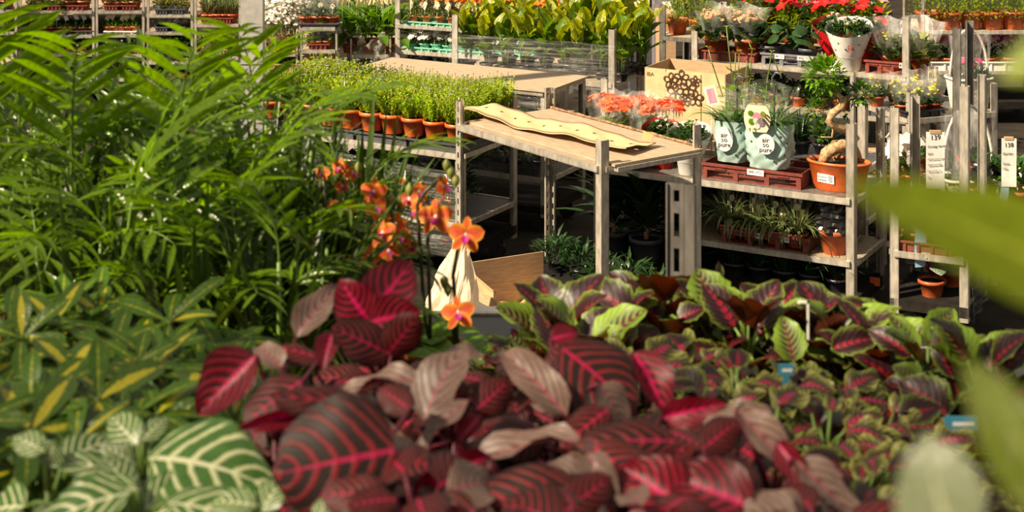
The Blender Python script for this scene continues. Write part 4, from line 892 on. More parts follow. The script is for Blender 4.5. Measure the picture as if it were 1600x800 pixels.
# trailing vine stems above the bags
vt = thing('climbing_plant', 'thin climbing plant with yellow green tendrils behind the mint bags', 'plant', on(TE, 1165, .38, ZE), TE.rz)
ob('pot', POTM, vt); vm = MB(); vl = MB(); q = random.Random(12)
for i in range(9):
    a = q.uniform(-.9, .9); pts = [V((0, 0, .07))]
    for k in range(7): pts.append(V((a*.035*k+.015*math.sin(k*1.7+i), -.01*k*q.random(), .07+.085*k*(.75+.5*q.random()))))
    vm.tube(pts, .0032, 5)
    for p in pts[2:]:
        for k in range(3): b_ = q.uniform(0, 6.3); vl.leaf(p, V((math.cos(b_), math.sin(b_), .3)), V((0, 0, 1)), .024, .014)
ob('stem', vm.mesh('stem', 'stemgreen'), vt); ob('foliage', vl.mesh('foliage', 'yellowleaf'), vt, None, 'stuff')
# wrapped pots on E beside the post
kit_at(RD, 'wrapped_rose_pot', 'red wrapped pot half hidden under the empty trolley board', 'plant', on(TE, 1036, .16, ZE), TE.rz+.6, .70)
kit_at(wrap_kit('whitewrap', 'white', 'f_cream', 'Ad', 9), 'wrapped_rose_pot', 'white wrapped cream rose pot beside the steel post of the board', 'plant', on(TE, 1077, .10, ZE), TE.rz+.15, .74)
lsh = ob('shelf', MB().bx((.40, .006, .331), (TE.L-.006, TE.D-.006, .345)).mesh('shelf', 'wood'), TE.t); ob('shelf_rail', MB().bx((.40, -.012, .323), (TE.L-.02, .004, .349)).mesh('shelf_rail', 'metal'), lsh); ob('shelf_rail', MB().bx((TE.L-.008, .02, .323), (TE.L+.008, TE.D-.02, .347)).mesh('shelf_rail', 'metal'), lsh)
tag(ob('plant_tray', tray_mesh('plant_tray', .16, .2, .035, 'mint'), None, Matrix.Translation(on(TE, 998, .12, ZE+.03)) @ RZ(TE.rz)), 'mint tray seen just under the edge of the empty trolley board', 'tray')
for i, (px, y) in enumerate(((944, .36), (965, .26), (986, .40), (1008, .30), (1032, .42), (1050, .34))):
    kit_at(K['coralkal'][i % 3], 'kalanchoe_plant', f'coral flowering kalanchoe in sleeve, {ORD[i]} from the left before the printed carton', 'plant', on(TE, px, y, ZE), R.uniform(0, 6), 1.12, 'coral kalanchoes before the carton')
for i, px in enumerate((1140, 1175, 1212, 1245)): kit_at(K['spider'][i % 3], 'spider_plant', f'white striped spider plant, {ORD[i]} from the left under the mint bags', 'plant', TE.pt(TE.px(px, .1), .1, .345+.01), R.uniform(-.3, .3), 1.0, 'spider plants under the mint bags')
crate('dark maroon crate holding the spider plants', TE, 1128, 1262, .03, .345, .2, .07, 'maroon', ((.45, .035), (.75, .04)))
dk = thing('wrapped_pot', 'terracotta pot with black crumpled sleeve on the shelf below the bonsai', 'plant', TE.pt(TE.px(1305, .12), .12, .345), TE.rz)
ob('pot', POTL, dk); sv = MB(); sv.grid(lambda u, v: (lambda a, r: (r*math.cos(a), r*math.sin(a), .1+.17*v))(u*2*PI, .085*(1+.12*math.sin(u*44+v*5)+.06*math.sin(v*29))), 40, 12, smooth=False); ob('sleeve', sv.mesh('sleeve', 'darkwrap'), dk)
def drac_kit(seed, n=26, L=.36):
    q = random.Random(seed); parts = [('pot', POTC, None)]; st = MB(); st.tube([(0, 0, .09), (0, 0, .2)], .012, 7); parts.append(('stem', st.mesh('stem', 'bark'), None))
    for i in range(n):
        a = i*2.4; e = .5+2.6*i/n; d = V((math.cos(a), math.sin(a), e)).normalized(); l = L*q.uniform(.75, 1.05); parts.append(('leaf', q.choice(LM['dracaena']), frame(V((0, 0, .11+.1*i/n)), d, V((0, 0, 1)), l, l)))
    return parts
DK = [drac_kit(41), drac_kit(42, 28)]
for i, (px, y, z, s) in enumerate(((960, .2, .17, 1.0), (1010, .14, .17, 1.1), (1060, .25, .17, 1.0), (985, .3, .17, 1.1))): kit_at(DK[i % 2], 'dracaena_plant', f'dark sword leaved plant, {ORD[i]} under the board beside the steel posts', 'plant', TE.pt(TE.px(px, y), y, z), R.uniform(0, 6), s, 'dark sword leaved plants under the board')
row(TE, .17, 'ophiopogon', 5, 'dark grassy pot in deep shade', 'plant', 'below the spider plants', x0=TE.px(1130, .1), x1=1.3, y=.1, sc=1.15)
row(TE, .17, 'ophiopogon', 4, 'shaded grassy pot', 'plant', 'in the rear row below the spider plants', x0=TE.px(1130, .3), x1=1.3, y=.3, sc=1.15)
for i, px in enumerate((1316, 1367, 1404)):
    tag(ob('price_tag', MB().box((0, 0, 0), (.05, .002, .04)).mesh('price_tag', 'orangepot' if i < 9 else 'white'), None, Matrix.Translation(W(px, 436+i*4, 7.85+.12*i)) @ RZ(TE.rz)), f'orange price tag in the shade, {ORD[i]} from the left beside the steel posts', 'tag', 'orange price tags')
# bonsai
bz = thing('bonsai_tree', 'ginseng bonsai with twisted trunk in oval terracotta pot', 'tree', on(TE, 1311, .17, ZE), TE.rz+.1)
bp = MB(); bp.lathe([(.098, 0), (.104, .006), (.106, .016), (.110, .02), (.130, .125), (.138, .128), (.138, .138), (.126, .138), (.122, .122)], 40, sx=1.12, sy=.72); bp.disc(.122, .124, 40, mi=1, sx=1.12, sy=.72); bp.disc(.098, .001, 40, sx=1.12, sy=.72)
bpo = ob('pot', bp.mesh('pot', 'orangepot', 'soil'), bz)
sc_ = ob('pot_sticker', MB().box((0, 0, 0), (.085, .002, .042)).mesh('pot_sticker', 'white'), bpo, T(-.045, -.081, .062) @ Matrix.Rotation(.17, 4, 'X') @ RZ(-.22)); pr = MB(); q = random.Random(4)
for k in range(10): pr.box((-.035+.009*(k % 5)*1.0, -.0014, .006-.016*(k//5)), (.006*q.uniform(.5, 1), .0006, .007))
for k in range(4): pr.box((.025, -.0014, .013-.008*k), (.03*q.uniform(.6, 1), .0006, .003))
ob('printing', pr.mesh('printing', 'ink'), sc_)
b0 = bz.matrix_basis.inverted()
def bw(px, py, dy=0.0):
    Y0 = on(TE, 1311, .17, ZE).y+dy; return b0 @ W(px, py, Y0)
tk = MB()
TK_ = .92
tk.tube([bw(1285, 256, -.02), bw(1291, 240, -.03), bw(1305, 230, -.03), bw(1324, 226, -.01), bw(1336, 215, .0), bw(1327, 203, -.01), bw(1307, 199, -.04), bw(1295, 189, -.05), bw(1301, 177, -.04), bw(1315, 167, -.03), bw(1319, 156, -.02), bw(1306, 146, 0), bw(1291, 134, 0)], [x*TK_ for x in (.024, .032, .036, .032, .026, .022, .021, .021, .021, .02, .016, .012, .007)], 10)
tk.tube([bw(1345, 262, .05), bw(1340, 240, .05), bw(1330, 222, .03)], [.015, .017, .02], 8); tk.tube([bw(1305, 258, .07), bw(1309, 240, .05), bw(1316, 226, .03)], [.014, .017, .02], 8)
tk.tube([bw(1316, 160), bw(1328, 150, .02), bw(1342, 148, .04)], [.010, .008, .005], 7); tk.tube([bw(1300, 188), bw(1288, 180), bw(1278, 172, -.02)], [.009, .007, .004], 7); tk.tube([bw(1302, 196), bw(1300, 215, -.05), bw(1282, 214, -.05)], [.006, .005, .003], 6)
ob('trunk', tk.mesh('trunk', 'bark'), bz)
for k, (px, py, rr, rz_, nn, sd) in enumerate(((1288, 116, .10, .08, 420, 1), (1344, 146, .065, .045, 130, 2), (1276, 172, .045, .045, 80, 3), (1280, 210, .035, .035, 40, 4), (1322, 176, .015, .015, 8, 6))):
    q = random.Random(sd); fm = MB(); c = bw(px, py)
    for i in range(nn):
        d = V((q.gauss(0, 1), q.gauss(0, 1), q.gauss(0, 1))).normalized(); fm.leaf(c+V((d.x*rr, d.y*rr*.8, d.z*rz_))*q.uniform(.4, 1), d+V((0, 0, .25)), V((0, 0, 1)), .038*q.uniform(.7, 1.1), .022, 0 if q.random() < .45 else 1)
    ob('leaf_cluster', fm.mesh('leaf_cluster', 'bright', 'mid' if k else 'bright'), bz, None, 'stuff')
# ---------------------------------------------------------------- V: the printed carton
vb = thing('printed_carton', 'tan cardboard carton printed with brown orchids behind the coral kalanchoes', 'box', W(1008, 105, 8.99)-V((0, 0, .36)), TV.rz)
vb.matrix_basis = Matrix.Translation(V((W(1007, 105, 9.0).x, 9.0, .665))) @ RZ(TV.rz)
BW, BD, BH = .47, .33, .36
for n_, a, b in (('front_panel', (0, 0, 0), (BW, 0, 0)), ('side_panel', (BW, 0, 0), (BW, BD, 0)), ('rear_panel', (BW, BD, 0), (0, BD, 0)), ('side_panel', (0, BD, 0), (0, 0, 0))):
    mb = MB(); panel(mb, a, b, 0, BH, .005); pn = ob(n_, mb.mesh(n_, 'card' if n_ != 'front_panel' else 'cardlight'), vb)  # front takes the lighter card: its sunlit side put into colour
    if n_ == 'front_panel':
        ob('seam', MB().bx((.125, -.0012, 0), (.128, 0, BH)).mesh('seam', 'brownink'), pn); ob('overlap_flap', MB().bx((.128, -.005, 0), (.33, -.0003, BH-.012)).mesh('overlap_flap', 'cardlight'), pn)
        om = MB()
        def ring(cx, cz, rx, rz2, rot, wdt=.005, n=14):
            b = len(om.v)
            for k in range(n):
                a2 = 2*PI*k/n
                for s_ in (1, 1-wdt/min(rx, rz2)*1.0):
                    x, z = rx*s_*math.cos(a2), rz2*s_*math.sin(a2); om.v.append(V((cx+x*math.cos(rot)-z*math.sin(rot), -.0062, cz+x*math.sin(rot)+z*math.cos(rot))))
            for k in range(n): k2 = (k+1) % n; om.face((b+2*k, b+2*k2, b+2*k2+1, b+2*k+1))
        for cx, cz, r in ((.16, .25, .05), (.22, .27, .05), (.185, .19, .055), (.26, .22, .055), (.30, .26, .035), (.30, .17, .05), (.24, .155, .04)):
            for k in range(5): a2 = PI/2+k*2*PI/5; ring(cx+math.cos(a2)*r*.5, cz+.05+math.sin(a2)*r*.5, r*.46, r*.36, a2, .0085)
            ring(cx, cz+.045, r*.16, r*.2, 0, .006, 8)
        for x0, z0, x1, z1 in ((.14, .26, .165, .33), (.30, .25, .29, .31), (.13, .17, .165, .21)):
            om.v += [V((x0, -.0062, z0)), V((x0+.006, -.0062, z0)), V((x1+.004, -.0062, z1)), V((x1, -.0062, z1))]; om.face([len(om.v)-4+k for k in range(4)])
        ob('orchid_print', om.mesh('orchid_print', 'brownink'), pn); ob('lettering', text_mesh('IBA', .03, 'brownink'), pn, T(.035, -.0015, .325) @ RX90)
row(TV, .66, 'ophiopogon', 3, 'shaded grassy pot beside the printed carton', 'plant', 'on the low trolley', x0=.86, x1=1.25, y=.18, sc=1.1)
row(TV, .66, 'brownsleeve', 2, 'crumpled sleeved pot', 'plant', 'left of the printed carton', x0=.02, x1=.2, y=.15, sc=1.0, tray=('black', .2, .05, 1), traylabel='black crate')
# ---------------------------------------------------------------- right side: baskets, sheets, straps
def basket(label, loc, rz, w_=.26, d_=.2, h=.2, hh=.32, plantmats=('dark', 'mid'), fl='f_pink', mat='wicker', sleeve=True, seed=1):
    t = thing('wicker_basket', label, 'basket', loc, rz); mb = MB()
    def fn(u, v):
        a = u*2*PI; c, s = math.cos(a), math.sin(a); k = .78+.22*v; wv = 1+.02*math.sin(a*24)*math.sin(v*PI*13)*1.0
        return (w_/2*k*wv*math.copysign(abs(c)**.45, c), d_/2*k*wv*math.copysign(abs(s)**.45, s), h*v)
    mb.grid(fn, 96, 26); ob('basket_body', mb.mesh('basket_body', mat), t)
    rm = MB(); rm.tube([V(fn(i/40, 1)) for i in range(41)], .009, 6); ob('rim', rm.mesh('rim', mat), t)
    hd = MB(); hd.tube([(w_/2*math.cos(a), 0, h+hh*math.sin(a)) for a in [PI*i/16 for i in range(17)]], .008, 7); ob('handle', hd.mesh('handle', mat), t)
    ob('foliage', bush_mesh('foliage', list(plantmats), 150, r=w_*.42, h=.09, L=.05, Wd=.02, z0=h*.9, seed=seed), t, None, 'stuff')
    if fl: ob('flowers', flower_mesh('flowers', fl, 12, r=w_*.38, z=h+.09, fr=.026, seed=seed), t, None, 'stuff')
    if sleeve: ob('sleeve', sleeve_mesh('sleeve', w_*.45, w_*.5, hh*.95, h, n=24), t)
row(TR, .741, 'kalsmall', 3, 'yellow kalanchoe in clear sleeve', 'plant', 'on the rack shelf beside the basket', x0=-.02, x1=.26, y=.1, sc=1.15, tray=('black', .15, .04, 1), traylabel='black tray')
row(TR, .741, 'kalsmall', 4, 'sleeved kalanchoe', 'plant', 'in the rear row beside the basket', x0=-.02, x1=.5, y=.4, sc=1.15)
basket('white wicker basket with tall handle on the upper rack shelf', TR.pt(TR.px(1514, .16), .16, .741), TR.rz-.1, .235, .18, .17, .27, fl='f_magenta', seed=3)
basket('white wicker basket of red berries behind the price sheets', W(1512, 338, 8.55)-V((0, 0, .0)), TR.rz-.2, .28, .2, .20, .37, fl='f_red', seed=5)
bb = bpy.data.objects['wicker_basket.001']; zz = bb.matrix_basis.translation.z
pl_ = thing('plant_stand', 'low grey stand carrying the berry basket', 'stand', (bb.matrix_basis.translation.x, 8.55, 0), TR.rz-.2); ob('stand_top', MB().bx((-.13, -.09, zz-.012), (.13, .09, zz-.001)).mesh('stand_top', 'metal'), pl_)
for x in (-.11, .11):
    for y in (-.07, .07): ob('leg', MB().bx((x-.012, y-.012, 0), (x+.012, y+.012, zz-.012)).mesh('leg', 'metal'), pl_)
for i, (px, y) in enumerate(((1398, .1), (1424, .13), (1446, .1))):
    ok = [('pot', POTM, None), ('foliage', tuft_mesh('foliage', 'mid', 9, .16, .035, .07, 1.6, .8, 50+i), None), ('flowers', flower_mesh('flowers', 'f_white', 10, r=.07, z=.22, fr=.04, dz=.05, petals=5, seed=60+i, tilt=.9), None)]
    kit_at(ok, 'white_orchid', f'white orchid, {ORD[i]} from the left behind the steel posts', 'orchid', V((W(px, 0, 9.05).x, 9.05+.05*i, .741-.3+.0)) if px > 1430 else V((W(px, 0, 8.75).x, 8.75, .44)), i, 1.05, 'white orchids behind the posts')
st = thing('plant_stand', 'low wooden stand under the white orchids and printed box', 'stand', (W(1410, 0, 8.75).x, 8.75, 0), TR.rz); ob('stand_top', MB().bx((-.2, -.08, .425), (.13, .12, .439)).mesh('stand_top', 'wood'), st)
for x in (-.18, .11):
    for y in (-.06, .1): ob('leg', MB().bx((x-.012, y-.012, 0), (x+.012, y+.012, .425)).mesh('leg', 'wood'), st)
oc = thing('printed_carton', 'small tan carton with brown flower print behind the steel posts', 'box', (W(1372, 0, 8.86).x, 8.86, .44), TR.rz-.35)
ob('box_body', MB().bx((-.09, -.05, 0), (.14, .05, .17)).mesh('box_body', 'card'), oc); om = MB()
for cx, cz in ((-.03, .10), (.01, .12), (.0, .07), (-.05, .06), (.04, .08)):
    for k in range(5): a2 = k*2*PI/5; ring(cx+math.cos(a2)*.016, cz+math.sin(a2)*.016, .013, .011, a2, .003)
for p in om.v: p.y = -.0512
ob('flower_print', om.mesh('flower_print', 'brownink'), oc)
def price_sheet(label, px0, px1, py0, py1, Y, lines, rz):
    a, b = W(px0, py0, Y), W(px1, py1, Y); w_, h = b.x-a.x, a.z-b.z; t = thing('price_sheet', label, 'paper', ((a.x+b.x)/2, Y, b.z), rz)
    mb = MB(); mb.grid(lambda u, v: ((u-.5)*w_, .002*math.sin(v*5)+.001*math.sin(u*3), h*v), 6, 12); ob('sheet', mb.mesh('sheet', 'white'), t)
    for s_, f, sz in lines: ob('lettering', text_mesh(s_, sz, 'ink', 'CENTER' if sz > .025 else 'LEFT'), t, T(0 if sz > .025 else -w_*.42, -.0028, h*f) @ RX90 @ RZ(.06))
    ob('hanger', MB().bx((-w_*.3, -.004, h-.008), (w_*.3, .012, h+.006)).mesh('hanger', 'card'), t)
price_sheet('long white price sheet numbered 139 hanging between the steel posts', 1447, 1476, 206, 295, 7.66, (('139', .90, .032), ('Conings Garden', .74, .0135), ('aard', .62, .0125), ('v/d Larmoes Straat', .52, .011), ('Aalsmeerdijk', .42, .0125), ('Pastorweg 15', .31, .011), ('NL', .2, .011)), -.05)
price_sheet('white price sheet numbered 138 hanging at the frame edge', 1565, 1588, 216, 292, 8.2, (('138', .86, .03), ('Garden', .68, .016), ('Straat', .48, .014), ('weg', .38, .013)), -.1)
for px0, px1, py0, py1, Y, lab in ((1430, 1447, 352, 418, 7.70, 'pale blue paper band hanging below the price sheet'), (1563, 1575, 292, 332, 8.3, 'pale blue bag corner hanging below the second price sheet')):
    a, b = W(px0, py0, Y), W(px1, py1, Y); mb = MB(); h = a.z-b.z; mb.grid(lambda u, v: ((u-.5)*(b.x-a.x), .015*math.sin(v*4+u), h*v), 4, 10); ss = thing('paper_band', lab, 'strap', ((a.x+b.x)/2, Y, b.z)); ob('band', mb.mesh('band', 'skyblue'), ss); ob('hanger', MB().bx((-.012, -.004, h-.005), (.012, .06, h+.012)).mesh('hanger', 'slate'), ss)
wp = [('pot', POTM, None)]; q = random.Random(77); sm2 = MB()
for i in range(10):
    a = i*2.4; o = V((math.cos(a)*.05, math.sin(a)*.05, .12+.012*i)); sm2.tube([(0, 0, .08), o], .003, 5); wp.append(('leaf', q.choice(LM['watermelon']), frame(o, V((math.cos(a), math.sin(a)-.2, -.1)), V((math.cos(a)*.5, -.6, .8)), .075, .075)))
wp.append(('stem', sm2.mesh('stem', 'stempink'), None))
kit_at(wp, 'peperomia_plant', 'silver striped peperomia low between the steel posts', 'plant', TZ.pt(.17, .12, .17), 0, 1.15); kit_at(wp, 'peperomia_plant', 'second silver striped peperomia behind the first between the posts', 'plant', TZ.pt(.22, .32, .17), 2, 1.1)
row(TZ, .39, 'darkplant', 2, 'tagged small pot', 'plant', 'on the narrow trolley shelf', x0=.02, y=.12, sc=1.1, tray=('maroon', .2, .05, 1), traylabel='maroon tray')
fm = MB(); fm.grid(lambda u, v: (.01*math.sin(u*17+v*11), .5*u, .75*v), 14, 14); tag(ob('stretch_film', fm.mesh('stretch_film', 'film'), None, Matrix.Translation(TZ.pt(.375, -.02, .1)) @ RZ(TZ.rz)), 'shiny stretch film over the side of the narrow trolley', 'film')
row(TS, .40, 'dullgreen', 6, 'dark leafy pot with pale flowers', 'plant', 'on the edge trolley', x0=.0, sc=1.5); row(TS, .17, 'dullgreen', 6, 'shaded leafy pot', 'plant', 'on the base of the edge trolley', x0=.0, sc=1.6)
# ---------------------------------------------------------------- foreground display trolleys (top shelf at 1.58 m)
ZB = 1.58
FB1 = Trolley('near trolley top carrying the crimson iresines and orchids', (-.34, 1.0), (1, 0), .655, 2.15, 1.6, [ZB], tops=[1.59, 1.59, 1.59, 1.59], board='black', skip=(2,))
FB2 = Trolley('near trolley top carrying the coleus plants', (.33, .95), (1, 0), .75, 2.0, 1.6, [ZB], tops=[1.59]*4, board='black')
FL1 = Trolley('near trolley top carrying the parlour palms and zebra plants', (-1.25, 1.0), (1, 0), .89, 2.55, 1.6, [ZB], tops=[1.59]*4, board='black')
pp = W(1052, 295, 2.9); fpost = thing('trolley_post', 'blurred slotted steel post standing up among the coleus', 'post', (pp.x+.022, 2.93, ZB+.001), -.35)
h_ = pp.z-ZB
pm = MB(); w1 = .034
for x0, x1 in ((-.034, -.022), (-.010, 0)): pm.bx((x0, 0, 0), (x1, .003, h_))
z = 0.0
while z < h_: pm.bx((-.022, 0, z), (-.010, .003, min(h_, z+.02))); z += .062
pm.bx((-.022, 0, h_-.012), (-.010, .003, h_)); pm.bx((0, -.006, 0), (.003, .0, h_)); pm.bx((0, -.006, 0), (.024, -.003, h_)); pm.bx((.021, -.006, 0), (.024, .006, h_)); pm.bx((-.037, -.006, 0), (-.034, .003, h_))
ob('post_profile', pm.mesh('post_profile', 'metal_dark'), fpost, Matrix.Diagonal((.86, .86, 1, 1)))
UP = V((0, 0, 1))
def petiole(mb, a, b, r=.003, mi=0):
    m = a.lerp(b, .55)+V((0, 0, (b-a).length*.08)); mb.tube([a, m, b], [r*1.25, r, r*.8], 5, mi)
def leafy(name, label, cat, group, anchor, kinds, n, Lr, spread=.05, tall=.08, heroes=(), stem='stempink', pot=POTM, seed=1, up=(.1, 1.1), inner=None, leafname='leaf', nbias=(0, -.55, 1)):
    """bushy plant: pot, branching stem, every leaf an object"""
    q = random.Random(seed); c = W(*anchor); base = V((c.x, c.y, ZB+.001)); t = thing(name, label, cat, base, 0, group); ob('pot', pot, t)
    st = MB(); top = c-base-V((0, 0, .03)); st.tube([V((0, 0, .05)), top*.5, top], [.006, .005, .003], 6)
    for i in range(n):
        a = i*2.39996+q.uniform(-.3, .3); lv = q.random(); el = up[0]+(up[1]-up[0])*lv; k = q.choice(kinds); L = q.uniform(*Lr)*(1.05-.35*lv)
        o = c+V((math.cos(a)*spread*(1-lv*.7), math.sin(a)*spread*(1-lv*.7), -tall*(1-lv)+q.uniform(-.01, .01)))
        d = V((math.cos(a), math.sin(a), el-.35)); nn = V(nbias)+V((q.uniform(-.5, .5), q.uniform(-.3, .3), 0))-V((math.cos(a), math.sin(a), 0))*el*.6
        ob(leafname, q.choice(LM[k]), t, T(*-base) @ frame(o, d, nn, L, L)); petiole(st, top*q.uniform(.75, 1), o-base, .002)
    for hr in heroes: hero(t, base, hr, st, top, leafname)
    if inner: ob('foliage', inner, t, T(0, 0, c.z-base.z-.06), 'stuff')
    ob('stem', st.mesh('stem', stem), t); return t
def hero(t, base, hr, st, top, leafname='leaf'):
    kind, bx_, by_, tx_, ty_, wpx, Y, dY, nh = hr
    b, e = W(bx_, by_, Y), W(tx_, ty_, Y+dY); L = (e-b).length
    me = LM[kind][(int(bx_)+int(ty_)) % len(LM[kind])]; xs = [v.co.x for v in me.vertices]; ww = max(xs)-min(xs)
    ys = max(v.co.y for v in me.vertices)
    ob(leafname, me, t, T(*-base) @ frame(b, e-b, V(nh), wpx/F*Y/ww, L/ys)); petiole(st, top, b-base, .0025)
FR = (0, -1, .5)
# iresine: every hero leaf gives base, tip, width in the photo, distance, depth of the tip and which way the upper side faces
IH = {
 'P1': [('iresine_red', 402, 556, 303, 645, 92, 1.62, -.02, (-.3, -1, .6)), ('iresine', 470, 596, 378, 655, 85, 1.58, -.03, (-.2, -.7, .8)), ('iresine_mauve_sheen', 462, 528, 522, 436, 52, 1.9, .03, (-.4, -1, .2)), ('iresine_mauve_sheen', 440, 575, 400, 530, 45, 1.75, .02, (0, -.5, 1)), ('iresine', 500, 560, 420, 530, 50, 1.8, .0, (0, -.3, 1))],
 'P2': [('iresine_red', 573, 498, 646, 406, 92, 1.8, .03, (.25, -1, .5)), ('iresine_red', 575, 500, 530, 440, 75, 1.79, .0, (-.3, -1, .35)), ('iresine_red', 578, 502, 655, 488, 70, 1.78, -.01, (.1, -1, .3)), ('iresine', 605, 552, 525, 508, 70, 1.75, -.02, (0, -.8, .7)), ('iresine', 606, 552, 650, 500, 62, 1.75, -.02, (.3, -.9, .4)), ('iresine_red', 520, 520, 502, 575, 40, 1.75, -.03, (-.2, -1, .3)), ('iresine_mauve_sheen', 655, 594, 515, 586, 48, 1.66, .02, (0, -.15, 1))],
 'P3': [('iresine_mauve_sheen', 662, 655, 712, 526, 92, 1.62, .03, (-.2, -.35, 1)), ('iresine_mauve_sheen', 735, 625, 640, 685, 50, 1.6, -.03, (-.1, -.2, 1)), ('iresine', 745, 640, 800, 590, 60, 1.62, .02, (.2, -.9, .6)), ('iresine_red', 750, 650, 715, 690, 40, 1.6, -.02, (0, -1, .4)), ('iresine_mauve_sheen', 700, 560, 760, 540, 40, 1.75, .02, (0, -.5, 1)), ('iresine', 690, 600, 740, 640, 55, 1.66, 0, (0, -.8, .7))],
 'P4': [('iresine_mauve_sheen', 886, 650, 785, 532, 62, 1.62, .03, (-.25, -.6, .9)), ('iresine', 880, 545, 990, 625, 130, 1.68, -.06, (.2, -.8, .8)), ('iresine', 900, 620, 870, 530, 75, 1.7, .03, (.1, -.9, .5)), ('iresine_red', 990, 552, 1048, 645, 66, 1.7, -.05, (.5, -1, .3)), ('iresine', 950, 640, 880, 690, 60, 1.6, -.04, (0, -.8, .7)), ('iresine_red', 860, 530, 905, 518, 40, 1.75, .01, (0, -.8, .6)), ('iresine_mauve_sheen', 935, 600, 985, 660, 60, 1.62, -.02, (.3, -.6, .9))],
 'P5': [('iresine_mauve_sheen', 905, 690, 715, 682, 62, 1.48, .0, (0, -.12, 1)), ('iresine', 1055, 690, 905, 680, 85, 1.46, -.01, (0, -.75, .8)), ('iresine_red', 1035, 652, 1130, 632, 46, 1.55, -.02, (0, -1, .35)), ('iresine', 930, 700, 1010, 760, 95, 1.42, -.05, (0, -.8, .7)), ('iresine_mauve_sheen', 920, 705, 955, 790, 55, 1.4, -.04, (-.4, -.6, .8))],
 'P6': [('iresine_red', 1075, 800, 970, 725, 110, 1.36, .03, (-.1, -.9, .6)), ('iresine_red', 1180, 795, 1040, 735, 105, 1.34, .03, (.1, -.9, .6)), ('iresine', 1135, 720, 1190, 790, 70, 1.38, -.03, (.3, -.8, .7)), ('iresine_mauve_sheen', 1190, 640, 1085, 655, 44, 1.52, .0, (0, -.2, 1)), ('iresine', 1100, 700, 1160, 650, 60, 1.45, .02, (0, -.8, .7))],
 'P7': [('iresine_mauve_sheen', 1150, 645, 1275, 745, 60, 1.46, -.06, (.1, -.4, 1)), ('iresine_mauve_sheen', 1235, 720, 1360, 800, 62, 1.4, -.05, (.2, -.5, 1)), ('iresine_red', 1215, 690, 1270, 770, 44, 1.42, -.04, (-.4, -1, .3)), ('iresine_mauve_sheen', 1260, 800, 1170, 765, 50, 1.34, .0, (0, -.4, 1)), ('iresine', 1170, 690, 1230, 660, 55, 1.5, .02, (0, -.6, .8)), ('iresine_mauve_sheen', 1150, 640, 1230, 650, 40, 1.52, 0, (0, -.3, 1))],
 'P8': [('iresine', 617, 704, 424, 738, 200, 1.36, -.02, (-.15, -.95, .45)), ('iresine', 585, 640, 430, 605, 62, 1.46, -.02, (0, -.7, .8)), ('iresine_red', 480, 640, 370, 672, 30, 1.5, -.02, (0, -1, .2)), ('iresine', 640, 640, 590, 600, 50, 1.55, .02, (0, -.8, .7))],
 'P9': [('iresine', 905, 770, 728, 790, 110, 1.36, -.02, (-.1, -.9, .55)), ('iresine_red', 765, 712, 635, 775, 50, 1.4, -.03, (.1, -.9, .4)), ('iresine_mauve_sheen', 770, 730, 690, 712, 40, 1.42, .0, (0, -.4, 1)), ('iresine', 880, 800, 960, 740, 70, 1.34, .03, (.2, -.8, .6)), ('iresine', 740, 800, 640, 815, 80, 1.3, 0, (0, -.9, .6))]}
IP = {'P1': ((430, 640, 1.68), 'crimson iresine with round striped leaves beside the yellow schefflera'), 'P2': ((600, 560, 1.84), 'tallest crimson iresine with bright magenta leaves before the orange orchids'), 'P3': ((710, 640, 1.70), 'iresine with pale shining leaves below the orchid flower'), 'P4': ((870, 620, 1.72), 'iresine with domed red veined leaf in the middle of the bed'), 'P5': ((960, 715, 1.52), 'iresine with long beige shining leaf in the middle of the bed'), 'P6': ((1110, 760, 1.42), 'iresine with magenta ribbed leaves at the bottom of the bed'), 'P7': ((1210, 735, 1.48), 'iresine with long pink brown leaves beside the curly coleus'), 'P8': ((570, 720, 1.46), 'iresine with the huge round red veined leaf beside the zebra plant'), 'P9': ((800, 770, 1.42), 'iresine with broad striped leaves at the bottom edge')}
ib_ = bush_mesh('foliage', ['iresine', 'iresine'], 50, r=.085, h=.06, L=.06, Wd=.045, z0=-.05, up=.1, seed=5)
for i, (k, (an, lab)) in enumerate(IP.items()):
    near = an[2] < 1.6
    leafy('iresine_plant', lab, 'plant', 'crimson iresines', an, ['iresine', 'iresine', 'iresine', 'iresine_mauve_sheen'], 14, (.055, .082), .055, .07, IH[k], seed=100+i, up=(.1, .55), inner=ib_)
for i, an in enumerate(((500, 610, 1.78), (780, 580, 1.86), (650, 760, 1.32), (1010, 640, 1.66), (1020, 790, 1.28), (905, 800, 1.26), (1290, 800, 1.32))):
    leafy('iresine_plant', ['shaded iresine between the tallest iresine and the yellow schefflera', 'dusky iresine at the rear beside the orchid flower', 'dark iresine beside the huge round leaf at the bottom edge', 'purple iresine tucked before the curly coleus', 'low iresine at the bottom edge between two magenta ones', 'low dark iresine at the bottom edge beside the shining beige leaf', 'low iresine at the bottom edge before the curly coleus'][i], 'plant', 'crimson iresines', an, ['iresine', 'iresine_mauve_sheen', 'iresine'], 17, (.05, .075), .06, .07, (), seed=140+i, up=(.0, .5), inner=ib_)
